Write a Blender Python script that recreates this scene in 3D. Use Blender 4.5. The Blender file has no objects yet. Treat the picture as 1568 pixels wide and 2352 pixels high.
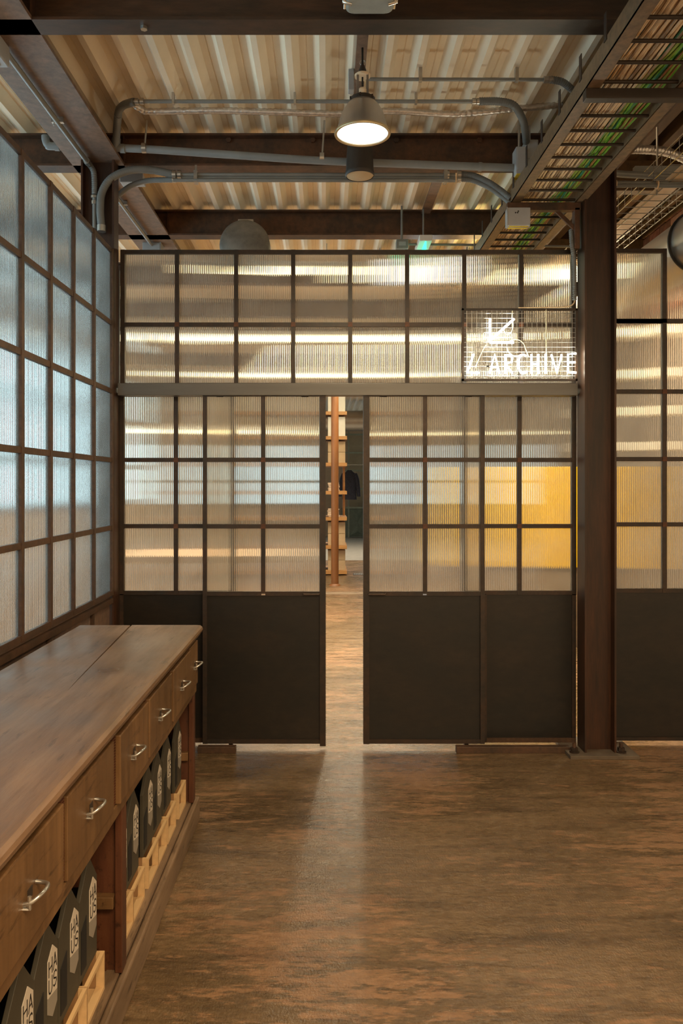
import bpy, bmesh, math, random
from mathutils import Vector
random.seed(7)
scene = bpy.context.scene
COL = scene.collection
PI = math.pi

# ---------------------------------------------------------------- camera
F, CX, CY, EYE = 1790.0, 750.0, 1112.0, 1.51
cam_d = bpy.data.cameras.new('camera')
cam_d.sensor_fit = 'AUTO'; cam_d.sensor_width = 36.0
cam_d.lens = F / 2352 * 36.0
cam_d.shift_x = (784 - CX) / 2352
cam_d.shift_y = -(1176 - CY) / 2352
cam_d.clip_start = 0.02
cam = bpy.data.objects.new('camera', cam_d)
cam.location = (0, 0, EYE); cam.rotation_euler = (PI / 2, 0, 0)
COL.objects.link(cam); scene.camera = cam

# ---------------------------------------------------------------- world and exposure
scene.view_settings.view_transform = 'Standard'
scene.view_settings.look = 'None'
scene.view_settings.gamma = 1.0
scene.view_settings.exposure = 0.97
scene.view_settings.use_curve_mapping = False
w = bpy.data.worlds.new('world'); scene.world = w; w.use_nodes = True
bg = w.node_tree.nodes['Background']
bg.inputs[0].default_value = (1.0, 0.70, 0.40, 1); bg.inputs[1].default_value = 0.50
scene.cycles.max_bounces = 10
scene.cycles.transmission_bounces = 8
scene.cycles.transparent_max_bounces = 8
scene.cycles.sample_clamp_indirect = 4.0
scene.cycles.use_denoising = True

def area(name, loc, rot, sx, sy, power, col, spread=180):
    d = bpy.data.lights.new(name, 'AREA'); d.shape = 'RECTANGLE'; d.size = sx; d.size_y = sy
    d.energy = power; d.color = col; d.spread = math.radians(spread)
    o = bpy.data.objects.new(name, d); o.location = loc; o.rotation_euler = rot; COL.objects.link(o); return o
# ceiling lighting of the shop behind the glazed partition, plus added fill lights
area('shop_ceiling_light', (-0.4, 7.6, 3.27), (0, 0, 0), 3.0, 1.0, 78, (1.0, 0.84, 0.62), 115)
area('shop_cabinet_fill_light', (1.9, 6.2, 3.2), (0, 0, 0), 1.8, .3, 75, (1.0, 0.84, 0.56), 130)  # added fill that brightens the yellow cabinet, no fixture
area('shop_middle_ceiling_light', (-0.3, 11.0, 3.27), (0, 0, 0), 3.6, 1.2, 30, (1.0, 0.86, 0.66), 120)
area('window_bay_fill_light', (-2.2, 7.0, 3.27), (0, 0, 0), 1.2, 4.0, 70, (1.0, 0.82, 0.60), 130)  # added warm fill for the wall below the windows
area('shop_far_ceiling_light', (0.2, 16.5, 3.27), (0, 0, 0), 3.6, 4.0, 100, (1.0, 0.88, 0.70), 120)
area('room_rear_fill_light', (0.9, -0.7, 3.25), (0, 0, 0), 1.8, 1.2, 122, (1.0, 0.72, 0.42), 180)  # added unseen fill behind the camera, lifts the floor

# ---------------------------------------------------------------- materials
def lin(c):
    return tuple(((x / 255) / 12.92 if x / 255 <= .04045 else ((x / 255 + .055) / 1.055) ** 2.4) for x in c) + (1,)
def new_mat(name):
    m = bpy.data.materials.new(name); m.use_nodes = True
    nt = m.node_tree
    return m, nt, nt.nodes['Principled BSDF']
def N(nt, t, **kw):
    n = nt.nodes.new(t)
    for k, v in kw.items(): setattr(n, k, v)
    return n
def noise(nt, scale, detail=6, rough=.6, vec=(1, 1, 1), obj=True):
    tc = N(nt, 'ShaderNodeTexCoord'); mp = N(nt, 'ShaderNodeMapping')
    mp.inputs['Scale'].default_value = vec
    nt.links.new(tc.outputs['Object' if obj else 'Generated'], mp.inputs[0])
    n = N(nt, 'ShaderNodeTexNoise'); n.inputs['Scale'].default_value = scale
    n.inputs['Detail'].default_value = detail; n.inputs['Roughness'].default_value = rough
    nt.links.new(mp.outputs[0], n.inputs['Vector'])
    return n.outputs['Fac']
def ramp(nt, fac, stops):
    r = N(nt, 'ShaderNodeValToRGB')
    while len(r.color_ramp.elements) < len(stops): r.color_ramp.elements.new(.5)
    for e, (p, c) in zip(r.color_ramp.elements, stops):
        e.position = p; e.color = c if len(c) == 4 else tuple(c) + (1,)
    nt.links.new(fac, r.inputs[0]); return r.outputs['Color']
def mixc(nt, fac, a, b, mode='MIX'):
    m = N(nt, 'ShaderNodeMix', data_type='RGBA', blend_type=mode)
    for s, v in ((m.inputs[0], fac), (m.inputs[6], a), (m.inputs[7], b)):
        if hasattr(v, 'links') or hasattr(v, 'is_linked'): nt.links.new(v, s)
        else: s.default_value = v
    return m.outputs[2]
def bump(nt, b, h, strength=.3, dist=.01):
    n = N(nt, 'ShaderNodeBump'); n.inputs['Strength'].default_value = strength; n.inputs['Distance'].default_value = dist
    nt.links.new(h, n.inputs['Height']); nt.links.new(n.outputs[0], b.inputs['Normal'])
def simple(name, c, rough=.5, metal=0.0, var=.18, scale=8, bmp=0.0, vec=(1, 1, 1), spec=.5):
    m, nt, b = new_mat(name)
    f = noise(nt, scale, vec=vec)
    lo = tuple(x * (1 - var) for x in c[:3]); hi = tuple(min(1, x * (1 + var)) for x in c[:3])
    nt.links.new(ramp(nt, f, [(.3, lo), (.7, hi)]), b.inputs['Base Color'])
    b.inputs['Roughness'].default_value = rough; b.inputs['Metallic'].default_value = metal
    b.inputs['Specular IOR Level'].default_value = spec
    if bmp: bump(nt, b, f, bmp, .004)
    return m
def emit(name, c, s):
    m = bpy.data.materials.new(name); m.use_nodes = True; nt = m.node_tree
    nt.nodes.remove(nt.nodes['Principled BSDF'])
    e = N(nt, 'ShaderNodeEmission'); e.inputs[0].default_value = tuple(c) + (1,); e.inputs[1].default_value = s
    nt.links.new(e.outputs[0], nt.nodes['Material Output'].inputs[0]); return m

M = {}
def rusty(name, base, rust, amt=.5, rough=.6, scale=5, vec=(1, 1, 1), metal=.0):
    m, nt, b = new_mat(name)
    f = noise(nt, scale, 8, .65, vec); f2 = noise(nt, scale * 7, 6, .7, vec)
    c1 = ramp(nt, f, [(.5 - amt * .3, base), (.5 + (1 - amt) * .35, rust)])
    c2 = ramp(nt, f2, [(.3, (.55, .55, .55)), (.7, (1.25, 1.2, 1.15))])
    nt.links.new(mixc(nt, 1.0, c1, c2, 'MULTIPLY'), b.inputs['Base Color'])
    b.inputs['Roughness'].default_value = rough; b.inputs['Metallic'].default_value = metal
    bump(nt, b, f2, .12, .003)
    return m
M['beam'] = rusty('rusty_beam_steel', (.045, .026, .016), (.15, .062, .026), .45, .55, 4)
M['beam_dark'] = rusty('dark_mill_steel', (.026, .018, .013), (.085, .04, .02), .3, .5, 3, (.4, 1, 2))
M['flange'] = rusty('brown_primer_steel', (.17, .122, .098), (.22, .125, .075), .35, .5, 3)
M['column'] = rusty('column_steel', (.021, .009, .004), (.065, .022, .007), .5, .45, 3, (3, 3, .35))
M['bar'] = rusty('glazing_bar_iron', (.020, .014, .010), (.055, .026, .013), .35, .5, 6)
M['bar_brown'] = rusty('brown_glazing_bar', (.060, .034, .019), (.10, .048, .024), .4, .55, 6)
M['panel'] = rusty('blackened_sheet_steel', (.009, .0078, .006), (.021, .0135, .008), .3, .42, 2.2, (1, 1, 2.2), .0)
M['header'] = simple('grey_mill_steel_header', (.125, .118, .108), .42, .4, .12, 5, vec=(.4, 1, 3))
M['rail'] = rusty('tray_steel', (.17, .115, .068), (.20, .12, .058), .4, .45, 5)
M['rung'] = simple('dark_rung_steel', (.03, .019, .012), .5)
M['conduit'] = simple('grey_conduit', (.23, .24, .235), .4, .25, .1)
M['plastic'] = simple('grey_plastic_pipe', (.21, .225, .235), .45, 0, .1)
M['flex'] = simple('grey_flexible_conduit', (.16, .17, .17), .55, 0, .1)
M['galv'] = simple('galvanised_steel', (.5, .49, .46), .32, .9, .15, 14)
M['foil'] = simple('crinkled_foil', (.62, .58, .54), .3, .85, .25, 60, .8)
M['boxgrey'] = simple('grey_junction_box', (.36, .37, .38), .5, 0, .08)
M['underside_lit'] = simple('yellow_light_paint', (.72, .55, .05), .5)  # yellow light on the box undersides, put in as colour
M['deck'] = simple('cream_painted_deck', (.88, .765, .59), .5, 0, .06, 3)
M['chrome'] = simple('chrome', (.7, .66, .6), .18, 1.0, .05)
M['rubber'] = simple('black_rubber', (.012, .012, .012), .5)
M['alu'] = simple('spun_aluminium', (.46, .43, .40), .33, .85, .12, 4)
M['lampdark'] = simple('dark_cast_iron', (.05, .04, .033), .5, .4)
M['ceramic'] = simple('cream_ceramic', (.75, .6, .42), .35)
M['drum'] = simple('scuffed_grey_metal', (.17, .155, .13), .55, .3, .35, 9)
M['diffuser'] = simple('greyish_glass_diffuser', (.30, .345, .335), .35, 0, .2, 9)
M['black'] = simple('matt_black', (.006, .006, .006), .7)
M['white'] = simple('white_plastic', (.75, .74, .70), .5, 0, .04)
M['orange'] = simple('orange_brown_paint', (.22, .082, .022), .5, 0, .2, 6, vec=(1, 1, .3))
M['card'] = simple('cardboard', (.52, .36, .20), .7, 0, .08)
M['cardwhite'] = simple('white_card', (.76, .70, .58), .6, 0, .05)
M['shelf'] = simple('orange_pine_board', (.50, .24, .075), .5, 0, .15, 5, vec=(.3, 3, 3))
M['greensteel'] = simple('green_grey_painted_steel', (.12, .165, .145), .45)
M['greenbar'] = simple('pale_green_bar', (.27, .33, .28), .5)
M['denim'] = simple('dark_blue_cloth', (.035, .036, .055), .85, 0, .4, 30)
M['cloth'] = simple('folded_cloth', (.6, .45, .32), .85, 0, .3, 20)
M['yellow'] = simple('yellow_board', (.90, .55, .008), .45, 0, .06, 3)
M['brownwood'] = simple('brown_board', (.20, .135, .08), .6)
M['duct'] = simple('galvanised_duct', (.42, .38, .33), .38, .8, .1, 3)
M['timber'] = simple('old_timber', (.085, .045, .015), .7, 0, .3, 8, vec=(3, .3, 3))
M['lilac'] = simple('old_limewash', (.24, .19, .185), .8, 0, .35, 5)
M['mortar'] = simple('mortar', (.22, .17, .14), .9, 0, .3, 14)
M['plaster'] = simple('plaster', (.48, .39, .30), .8, 0, .15, 2)
M['screed'] = simple('pale_far_floor', (.22, .20, .165), .4)
BR = [simple('brick_%s' % n, c, .85, 0, .3, 20, .4) for n, c in (('red', (.27, .115, .075)), ('brown', (.20, .095, .065)), ('pink', (.33, .18, .13)))]
for n, c in (('beige', (.72, .54, .34)), ('taupe', (.36, .26, .17)), ('green', (.15, .38, .03)), ('teal', (.035, .20, .11)),
             ('red', (.42, .055, .03)), ('black', (.02, .02, .022)), ('copper', (.36, .14, .05)), ('lime', (.27, .36, .06))):
    M['cable_' + n] = simple('cable_' + n, c, .4, 0, .1, 6)
# wood
def wood(name, dark, mid, light, scale=3.0, rough=.42, vec=(7, .7, 7), grey=0.0, bmp=.25):
    m, nt, b = new_mat(name)
    f = noise(nt, scale, 10, .68, vec); f2 = noise(nt, 2.2, 5, .55); f3 = noise(nt, 34, 6, .7, (1, .16, 1))
    c = ramp(nt, f, [(.25, dark), (.5, mid), (.78, light)])
    c = mixc(nt, 1.0, c, ramp(nt, f2, [(.25, (.6, .58, .55)), (.75, (1.25, 1.22, 1.18))]), 'MULTIPLY')
    c = mixc(nt, 1.0, c, ramp(nt, f3, [(.30, (.35, .33, .3)), (.42, (1, 1, 1))]), 'MULTIPLY')
    nt.links.new(c, b.inputs['Base Color'])
    r = ramp(nt, f2, [(.3, (rough - .12,) * 3), (.7, (rough + .14,) * 3)])
    nt.links.new(r, b.inputs['Roughness'])
    bump(nt, b, f3, bmp, .004)
    return m
M['top'] = wood('worn_counter_top', (.095, .053, .030), (.185, .112, .068), (.285, .185, .118), 3, .36)
M['drawer'] = wood('oak_drawer_front', (.085, .044, .017), (.15, .080, .032), (.22, .122, .052), 4, .45, (2, 7, .5), 0, .2)
M['frame'] = wood('dark_counter_frame', (.075, .036, .014), (.13, .07, .03), (.18, .10, .045), 4, .5)
M['mahog'] = wood('reddish_side_board', (.05, .016, .007), (.095, .032, .013), (.13, .05, .02), 4, .5, (7, 7, .7))
M['kerb'] = wood('worn_plinth_board', (.12, .075, .042), (.21, .14, .085), (.29, .20, .125), 4, .6)
M['pine'] = simple('pale_pine', (.60, .40, .20), .55, 0, .12, 6, vec=(6, .6, 6))
M['pine_shade'] = simple('shaded_pine', (.34, .19, .085), .6, 0, .15, 6)  # darker pine tone: shade inside the crates put into the colour
M['olive'] = simple('dark_olive_card', (.050, .043, .028), .62, 0, .1, 40)
M['label'] = simple('cream_paper_label', (.56, .50, .42), .6, 0, .03)
M['labelgrey'] = simple('grey_paper_label', (.27, .24, .20), .6, 0, .03)
M['ink'] = simple('black_ink', (.012, .011, .01), .6)
# floor
m, nt, b = new_mat('worn_floor'); M['floor'] = m
f = noise(nt, 1.6, 9, .66, (.55, 1.5, 1)); g = noise(nt, 9, 8, .7, (.35, 1.8, 1)); h = noise(nt, .7, 4, .5)
g2 = noise(nt, 46, 4, .7, (.55, 1.3, 1))
c = ramp(nt, f, [(.34, (.105, .068, .034)), (.5, (.165, .108, .056)), (.62, (.20, .135, .075))])
patch = N(nt, 'ShaderNodeMath', operation='MULTIPLY'); nt.links.new(g, patch.inputs[0]); nt.links.new(h, patch.inputs[1])
g3 = noise(nt, 30, 6, .72, (.45, 1.5, 1))
pm = N(nt, 'ShaderNodeMath', operation='MULTIPLY_ADD'); nt.links.new(g3, pm.inputs[0]); pm.inputs[1].default_value = .36; nt.links.new(patch.outputs[0], pm.inputs[2])
pf = ramp(nt, pm.outputs[0], [(.435, (0, 0, 0)), (.475, (1, 1, 1))])
c = mixc(nt, pf, c, (.285, .165, .088, 1))
dk = ramp(nt, noise(nt, 5.0, 7, .7, (.4, 1.9, 1)), [(.34, (.55, .53, .5)), (.52, (1, 1, 1))])
c = mixc(nt, 1.0, c, dk, 'MULTIPLY')
c = mixc(nt, 1.0, c, ramp(nt, g2, [(.32, (.62, .6, .56)), (.62, (1.12, 1.1, 1.08))]), 'MULTIPLY')
nt.links.new(c, b.inputs['Base Color'])
nt.links.new(ramp(nt, g, [(.35, (.20,) * 3), (.65, (.36,) * 3)]), b.inputs['Roughness'])
tc = N(nt, 'ShaderNodeTexCoord'); mp = N(nt, 'ShaderNodeMapping'); mp.inputs['Scale'].default_value = (60, 34, 1)
nt.links.new(tc.outputs['Object'], mp.inputs[0])
vo = N(nt, 'ShaderNodeTexNoise'); vo.inputs['Scale'].default_value = 2.4; vo.inputs['Detail'].default_value = 3
nt.links.new(mp.outputs[0], vo.inputs['Vector'])
mx = N(nt, 'ShaderNodeMath', operation='ADD'); nt.links.new(vo.outputs['Fac'], mx.inputs[0]); nt.links.new(g2, mx.inputs[1])
bump(nt, b, mx.outputs[0], .55, .004)
# fluted polycarbonate: part clear refraction, part milky translucency, a little gloss
def pane_mat(name, milk, tint, ior=1.4, rough=.16):
    m = bpy.data.materials.new(name); m.use_nodes = True; nt = m.node_tree; nt.nodes.remove(nt.nodes['Principled BSDF'])
    rf = N(nt, 'ShaderNodeBsdfRefraction'); rf.inputs['IOR'].default_value = ior; rf.inputs['Roughness'].default_value = rough
    rf.inputs['Color'].default_value = tint + (1,)
    tr = N(nt, 'ShaderNodeBsdfTranslucent'); tr.inputs['Color'].default_value = tuple(min(1, .92 * x) for x in tint) + (1,)
    gl = N(nt, 'ShaderNodeBsdfGlossy'); gl.inputs['Roughness'].default_value = .22; gl.inputs['Color'].default_value = (.9, .9, .9, 1)
    df = N(nt, 'ShaderNodeBsdfDiffuse'); df.inputs['Color'].default_value = (.55, .50, .42, 1)
    f = noise(nt, 2.5, 5, .6, (1, 1, 1))
    ff = ramp(nt, f, [(.3, (milk - .05,) * 3), (.7, (milk + .08,) * 3)])
    m1 = N(nt, 'ShaderNodeMixShader'); nt.links.new(ff, m1.inputs[0]); nt.links.new(rf.outputs[0], m1.inputs[1]); nt.links.new(tr.outputs[0], m1.inputs[2])
    m2 = N(nt, 'ShaderNodeMixShader'); m2.inputs[0].default_value = .04; nt.links.new(m1.outputs[0], m2.inputs[1]); nt.links.new(df.outputs[0], m2.inputs[2])
    m3 = N(nt, 'ShaderNodeMixShader'); m3.inputs[0].default_value = .025; nt.links.new(m2.outputs[0], m3.inputs[1]); nt.links.new(gl.outputs[0], m3.inputs[2])
    nt.links.new(m3.outputs[0], nt.nodes['Material Output'].inputs[0]); return m
M['poly'] = pane_mat('fluted_polycarbonate', .09, (.97, .94, .88), 1.4, .05)
M['poly_left'] = pane_mat('milky_fluted_polycarbonate', .10, (.97, .97, .95), 1.4, .10)
m, nt, b = new_mat('clear_glass'); M['glass'] = m
b.inputs['Base Color'].default_value = (.9, .95, .92, 1); b.inputs['Roughness'].default_value = .05
b.inputs['Transmission Weight'].default_value = 1.0; b.inputs['IOR'].default_value = 1.1
M['neon'] = emit('neon_glow', (1.0, .97, .76), 30)
M['neon_dim'] = simple('unlit_glass_tube', (.75, .70, .50), .25)
M['lens'] = emit('lamp_lens_glow', (1.0, .95, .76), 2.6)
M['ring'] = simple('warm_brass_ring', (.62, .50, .30), .35, .7, .08)
M['tube'] = emit('lamp_tube_glow', (1.0, .84, .50), 1.9)
M['tube_bright'] = emit('bright_tube_glow', (1.0, .90, .62), 20)
M['flood'] = emit('flood_glow', (.95, 1.0, .92), 2.2)
M['exit'] = emit('green_exit_glow', (.08, .85, .50), 1.1)
M['daylight'] = emit('daylit_window_glass', (.62, .90, 1.0), 2.5)
M['daylight_far'] = emit('far_daylit_window_glass', (.60, .86, 1.0), 1.2)

# ---------------------------------------------------------------- mesh helpers
class MB:
    def __init__(s): s.v = []; s.f = []; s.sm = []
    def add(s, vs, fs, smooth=False):
        o = len(s.v); s.v += [tuple(v) for v in vs]
        s.f += [tuple(i + o for i in f) for f in fs]; s.sm += [smooth] * len(fs); return s
    def box(s, x0, x1, y0, y1, z0, z1):
        if x0 > x1: x0, x1 = x1, x0
        if y0 > y1: y0, y1 = y1, y0
        if z0 > z1: z0, z1 = z1, z0
        return s.add([(x0, y0, z0), (x1, y0, z0), (x1, y1, z0), (x0, y1, z0), (x0, y0, z1), (x1, y0, z1), (x1, y1, z1), (x0, y1, z1)],
                     [(0, 3, 2, 1), (4, 5, 6, 7), (0, 1, 5, 4), (1, 2, 6, 5), (2, 3, 7, 6), (3, 0, 4, 7)])
    def prism(s, prof, axis, a, b):
        n = len(prof)
        def pt(p, t):
            return {'x': (t, p[0], p[1]), 'y': (p[0], t, p[1]), 'z': (p[0], p[1], t)}[axis]
        vs = [pt(p, a) for p in prof] + [pt(p, b) for p in prof]
        fs = [tuple(range(n - 1, -1, -1)), tuple(range(n, 2 * n))] + [(i, (i + 1) % n, n + (i + 1) % n, n + i) for i in range(n)]
        return s.add(vs, fs)
    def tube(s, pts, r, seg=8, cap=True, smooth=True):
        P = [Vector(p) for p in pts]; n = len(P)
        rs = r if isinstance(r, (list, tuple)) else [r] * n
        t0 = (P[1] - P[0]).normalized()
        up = Vector((0, 0, 1)) if abs(t0.z) < .9 else Vector((1, 0, 0))
        nrm = t0.cross(up).normalized(); vs = []
        for i in range(n):
            t = ((P[min(i + 1, n - 1)] - P[max(i - 1, 0)])).normalized()
            nrm = (nrm - t * nrm.dot(t)).normalized(); bn = t.cross(nrm)
            for k in range(seg):
                a = 2 * PI * k / seg
                vs.append(P[i] + (nrm * math.cos(a) + bn * math.sin(a)) * rs[i])
        fs = [(i * seg + k, i * seg + (k + 1) % seg, (i + 1) * seg + (k + 1) % seg, (i + 1) * seg + k) for i in range(n - 1) for k in range(seg)]
        s.add(vs, fs, smooth)
        if cap:
            o = len(s.v) - n * seg
            s.f += [tuple(o + k for k in range(seg - 1, -1, -1)), tuple(o + (n - 1) * seg + k for k in range(seg))]; s.sm += [False, False]
        return s
    def lathe(s, prof, cx, cy, seg=32, axis='z', closed=False):
        n = len(prof); vs = []
        for k in range(seg):
            a = 2 * PI * k / seg
            for (r, h) in prof:
                u, v = r * math.cos(a), r * math.sin(a)
                vs.append((cx + u, cy + v, h) if axis == 'z' else (cx + u, h, cy + v))
        fs = [(k * n + i, ((k + 1) % seg) * n + i, ((k + 1) % seg) * n + i + 1, k * n + i + 1) for k in range(seg) for i in range(n - 1)]
        if axis != 'z': fs = [tuple(reversed(f)) for f in fs]
        return s.add(vs, fs, True)
    def mesh(s, name, mat=None, bev=0):
        me = bpy.data.meshes.new(name); me.from_pydata(s.v, [], s.f)
        for p, sm in zip(me.polygons, s.sm): p.use_smooth = sm
        if bev:
            bm = bmesh.new(); bm.from_mesh(me)
            ed = [e for e in bm.edges if len(e.link_faces) == 2 and e.calc_face_angle(0) > .6]
            bmesh.ops.bevel(bm, geom=ed, offset=bev, offset_type='OFFSET', segments=2, profile=.5, affect='EDGES', clamp_overlap=True)
            bm.to_mesh(me); bm.free()
        if any(s.sm): me.set_sharp_from_angle(angle=.9)
        if mat: me.materials.append(mat)
        me.update(); return me
    def build(s, name, mat, parent=None, bev=0):
        return link(name, s.mesh(name, mat, bev), parent)
def link(name, me, parent=None, loc=None):
    o = bpy.data.objects.new(name, me); COL.objects.link(o)
    if parent is not None: o.parent = parent
    if loc is not None: o.location = loc
    return o
def tag(o, label=None, cat=None, group=None, kind=None):
    if label: o['label'] = label
    if cat: o['category'] = cat
    if group: o['group'] = group
    if kind: o['kind'] = kind
    return o
def empty(name, label=None, cat=None, group=None, kind=None, loc=(0, 0, 0)):
    o = bpy.data.objects.new(name, None); COL.objects.link(o); o.location = loc; o.empty_display_size = .1
    return tag(o, label, cat, group, kind)
def P(px, py, y):
    return ((px - CX) * y / F, y, EYE + (CY - py) * y / F)
def smooth(pts, n=8):
    V = [Vector(p) for p in pts]; out = []
    for i in range(len(V) - 1):
        p0, p1, p2, p3 = V[max(i - 1, 0)], V[i], V[i + 1], V[min(i + 2, len(V) - 1)]
        for k in range(n):
            t = k / n
            out.append(.5 * ((2 * p1) + (p2 - p0) * t + (2 * p0 - 5 * p1 + 4 * p2 - p3) * t * t + (3 * p1 - p0 - 3 * p2 + p3) * t ** 3))
    return out + [V[-1]]
def ibeam(mb, axis, a, b, c, z0, z1, wdt, tf=.012, tw=.009):
    """I section running along axis from a to b, centred at c across."""
    for (u0, u1, v0, v1) in ((c - wdt / 2, c + wdt / 2, z0, z0 + tf), (c - wdt / 2, c + wdt / 2, z1 - tf, z1), (c - tw / 2, c + tw / 2, z0 + tf, z1 - tf)):
        if axis == 'x': mb.box(a, b, u0, u1, v0, v1)
        else: mb.box(u0, u1, a, b, v0, v1)
    return mb

# ---------------------------------------------------------------- setting: floor, ceiling, outer walls
fl = MB().box(-8, 6, -3, 23, -.1, 0).build('floor', M['floor']); tag(fl, kind='structure')
DK, BT, PT = 3.516, 3.33, .155           # deck soffit, beam underside, rib pitch
pr = []
x = -.02 - 33 * PT
while x < 1.78:
    pr += [(x - .052, DK + .055), (x - .045, DK + .055), (x - .014, DK), (x + .014, DK), (x + .045, DK + .055), (x + .073, DK + .055), (x + .0775, DK + .060), (x + .082, DK + .055)]
    x += PT
pr += [(pr[-1][0], DK + .10), (pr[0][0], DK + .10)]
ce = empty('ceiling', kind='structure')
bays = [-2.6, -.95, .40, 1.75, 3.09, 4.50, 5.76, 7.10, 8.50, 10.0, 12.0, 14.5, 17.0, 20.0, 23.0]
for a, b_ in zip(bays, bays[1:]):
    MB().prism(pr, 'y', a + .012, b_ + .012).build('deck_sheet', M['deck'], ce)
MB().box(1.74, 6, -3, 23, 4.05, 4.15).build('deck_board', M['lilac'], ce)
wb = MB().box(-8, 6, 22.6, 22.8, 0, 4.1).build('wall_back', M['plaster']); tag(wb, kind='structure')
# brick side wall, each brick of the patch in view its own piece
wr = MB().box(3.02, 3.2, 4.8, 22.6, 0, 4.05).build('wall_right', M['mortar']); tag(wr, kind='structure')
bmesh_brick = [MB().box(-.012, .02, -.105, .105, -.031, .031).mesh('brick', m_, .004) for m_ in BR]
for r in range(13):
    for c_ in range(15):
        yy = 5.7 + c_ * .222 + (.111 if r % 2 else 0)
        zz = 2.98 + r * .074
        o = link('brick', random.choice(bmesh_brick), wr, (3.012 + random.uniform(-.003, .003), yy, zz))
# window wall to the left, behind the left partition
wl = empty('wall_left_outer', kind='structure')
MB().box(-3.4, -3.2, -1.5, 22.6, 0, 1.25).build('wall_base', M['plaster'], wl)
MB().box(-3.4, -3.2, -1.5, 22.6, 3.46, 3.62).build('wall_head', M['plaster'], wl)
MB().box(-3.4, -3.2, -1.5, 22.6, 2.86, 3.20).build('wall_lintel', M['plaster'], wl)
for k in range(7):
    y0 = -1.4 + k * 2.0
    if y0 > 10: break
    wn = empty('window_%d' % (k + 1), kind='structure')
    for j in range(4):
        for z0, z1 in ((1.27, 1.70), (1.76, 2.27), (2.33, 2.84), (3.22, 3.44)):
            MB().box(-3.34, -3.33, y0 + j * .48 + .04, y0 + j * .48 + .48, z0, z1).build('pane', M['daylight'], wn)
    for z in (1.25, 1.70, 2.27, 2.83, 3.20, 3.42):
        MB().box(-3.36, -3.22, y0, y0 + 1.96, z, z + .06).build('glazing_bar', M['bar_brown'], wn)
    for j in range(5):
        MB().box(-3.35, -3.25, y0 + j * .48, y0 + j * .48 + .04, 1.25, 3.46).build('mullion', M['bar_brown'], wn)
MB().box(-3.4, -3.2, 10.6, 22.6, 1.25, 3.38).build('wall_pier', M['plaster'], wl)
# far windows in the back wall
for k, (x0, x1) in enumerate(((-3.1, -.55), (1.55, 2.95))):
    wn = empty('window_%d' % (8 + k), kind='structure')
    n = int((x1 - x0) / .5)
    for j in range(n):
        a = x0 + (x1 - x0) * j / n; b_ = x0 + (x1 - x0) * (j + 1) / n
        for z0, z1 in ((.95, 1.55), (1.62, 2.15), (2.22, 2.62)):
            MB().box(a + .03, b_ - .03, 22.55, 22.56, z0, z1).build('pane', M['daylight_far'], wn)
    MB().box(x0, x1, 22.57, 22.6, .9, 2.66).build('window_frame', M['greensteel'], wn)

# ---------------------------------------------------------------- roof steel
def bolt(parent, x, y, z, r=.016):
    MB().tube([(x, y - .014, z), (x, y, z)], r, 6, smooth=False).build('bolt_head', M['beam'], parent)
BY = [1.80, 3.105, 4.505, 5.745, 7.1, 8.5, 10.0, 12.0]
BL = ['rusty roof beam overhead behind the viewpoint', 'dark rusty roof beam crossing the very top, behind the bulkhead light',
      'rusty roof beam behind the lit pendant lamp, with a pipe along it', 'brown roof beam just above the partition, behind the round drum',
      'roof beam blurred behind the upper panes, nearest of the four in the shop', 'roof beam blurred behind the upper panes, second of the four in the shop',
      'roof beam blurred behind the upper panes, third of the four in the shop', 'roof beam deep in the shop, farthest of the four there']
beams = []
for i, yb in enumerate(BY):
    mb = MB(); ibeam(mb, 'x', -3.2, 1.36, yb, BT, DK, .105)
    bo = mb.build('roof_beam', M['beam_dark'] if i in (1,) else M['beam']); tag(bo, BL[i], 'beam', 'cross beams under the ribbed deck'); beams.append(bo)
for px in (525, 718, 910, 1100):
    p = P(px, 323, 4.50); bolt(beams[2], p[0], 4.50, p[2])
for px in (325,):
    p = P(px, 66, 3.06); MB().tube([(p[0], 3.10, BT - .012), (p[0], 3.10, BT)], .014, 6, smooth=False).build('bolt_head', M['galv'], beams[1])
mb = MB(); ibeam(mb, 'y', -2, 12, -1.303, BT, 3.60, .294, .016, .012)
gl = mb.build('main_girder', M['flange']); tag(gl, 'wide brown steel girder running overhead along the left side', 'girder', kind='structure')
for yb in BY[:4]:
    MB().box(-1.165, -1.160, yb - .045, yb + .045, BT + .0, DK).build('end_plate', M['beam'], gl)
mb = MB(); ibeam(mb, 'y', -2, 12, 1.52, BT, 3.60, .32, .016, .012)
gr_ = mb.build('main_girder', M['beam']); tag(gr_, 'rust-red girder above the cable tray, over the column', 'girder', kind='structure')
mb = MB().box(.135, .185, 3.15, 4.46, 3.495, 3.505)
o = mb.build('steel_strap', M['flange']); tag(o, 'flat brown strap under the deck from which the pendant lamp hangs', 'strap')
mb = MB().box(.69, .755, 4.56, 5.70, 3.487, 3.50).box(.69, .755, 5.79, 7.06, 3.487, 3.50)
o = mb.build('steel_strap', M['flange']); tag(o, 'flat brown strap running back under the deck above the exit sign', 'strap')
# dark timber joists right of the tray
for k in range(9):
    o = MB().box(1.80 + k * .17, 1.88 + k * .17, 2.2, 11.5, 3.84, 4.05).build('ceiling_joist', M['timber'], None, .006)
    tag(o, 'dark timber roof joist, %s to the right of the cable tray' % ('first', 'second', 'third', 'fourth', 'fifth', 'sixth', 'seventh', 'eighth', 'ninth')[k], 'joist', 'timber joists right of the tray')
for k, yy in enumerate((4.15, 5.6, 7.4)):
    o = MB().box(1.68, 3.02, yy, yy + .09, 3.62, 3.84).build('cross_timber', M['timber'], None, .006)
    tag(o, ['dark cross timber under the joists, nearest the column', 'dark cross timber under the joists, beyond the partition', 'dark cross timber under the joists, farthest back by the bricks'][k], 'timber')
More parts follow.
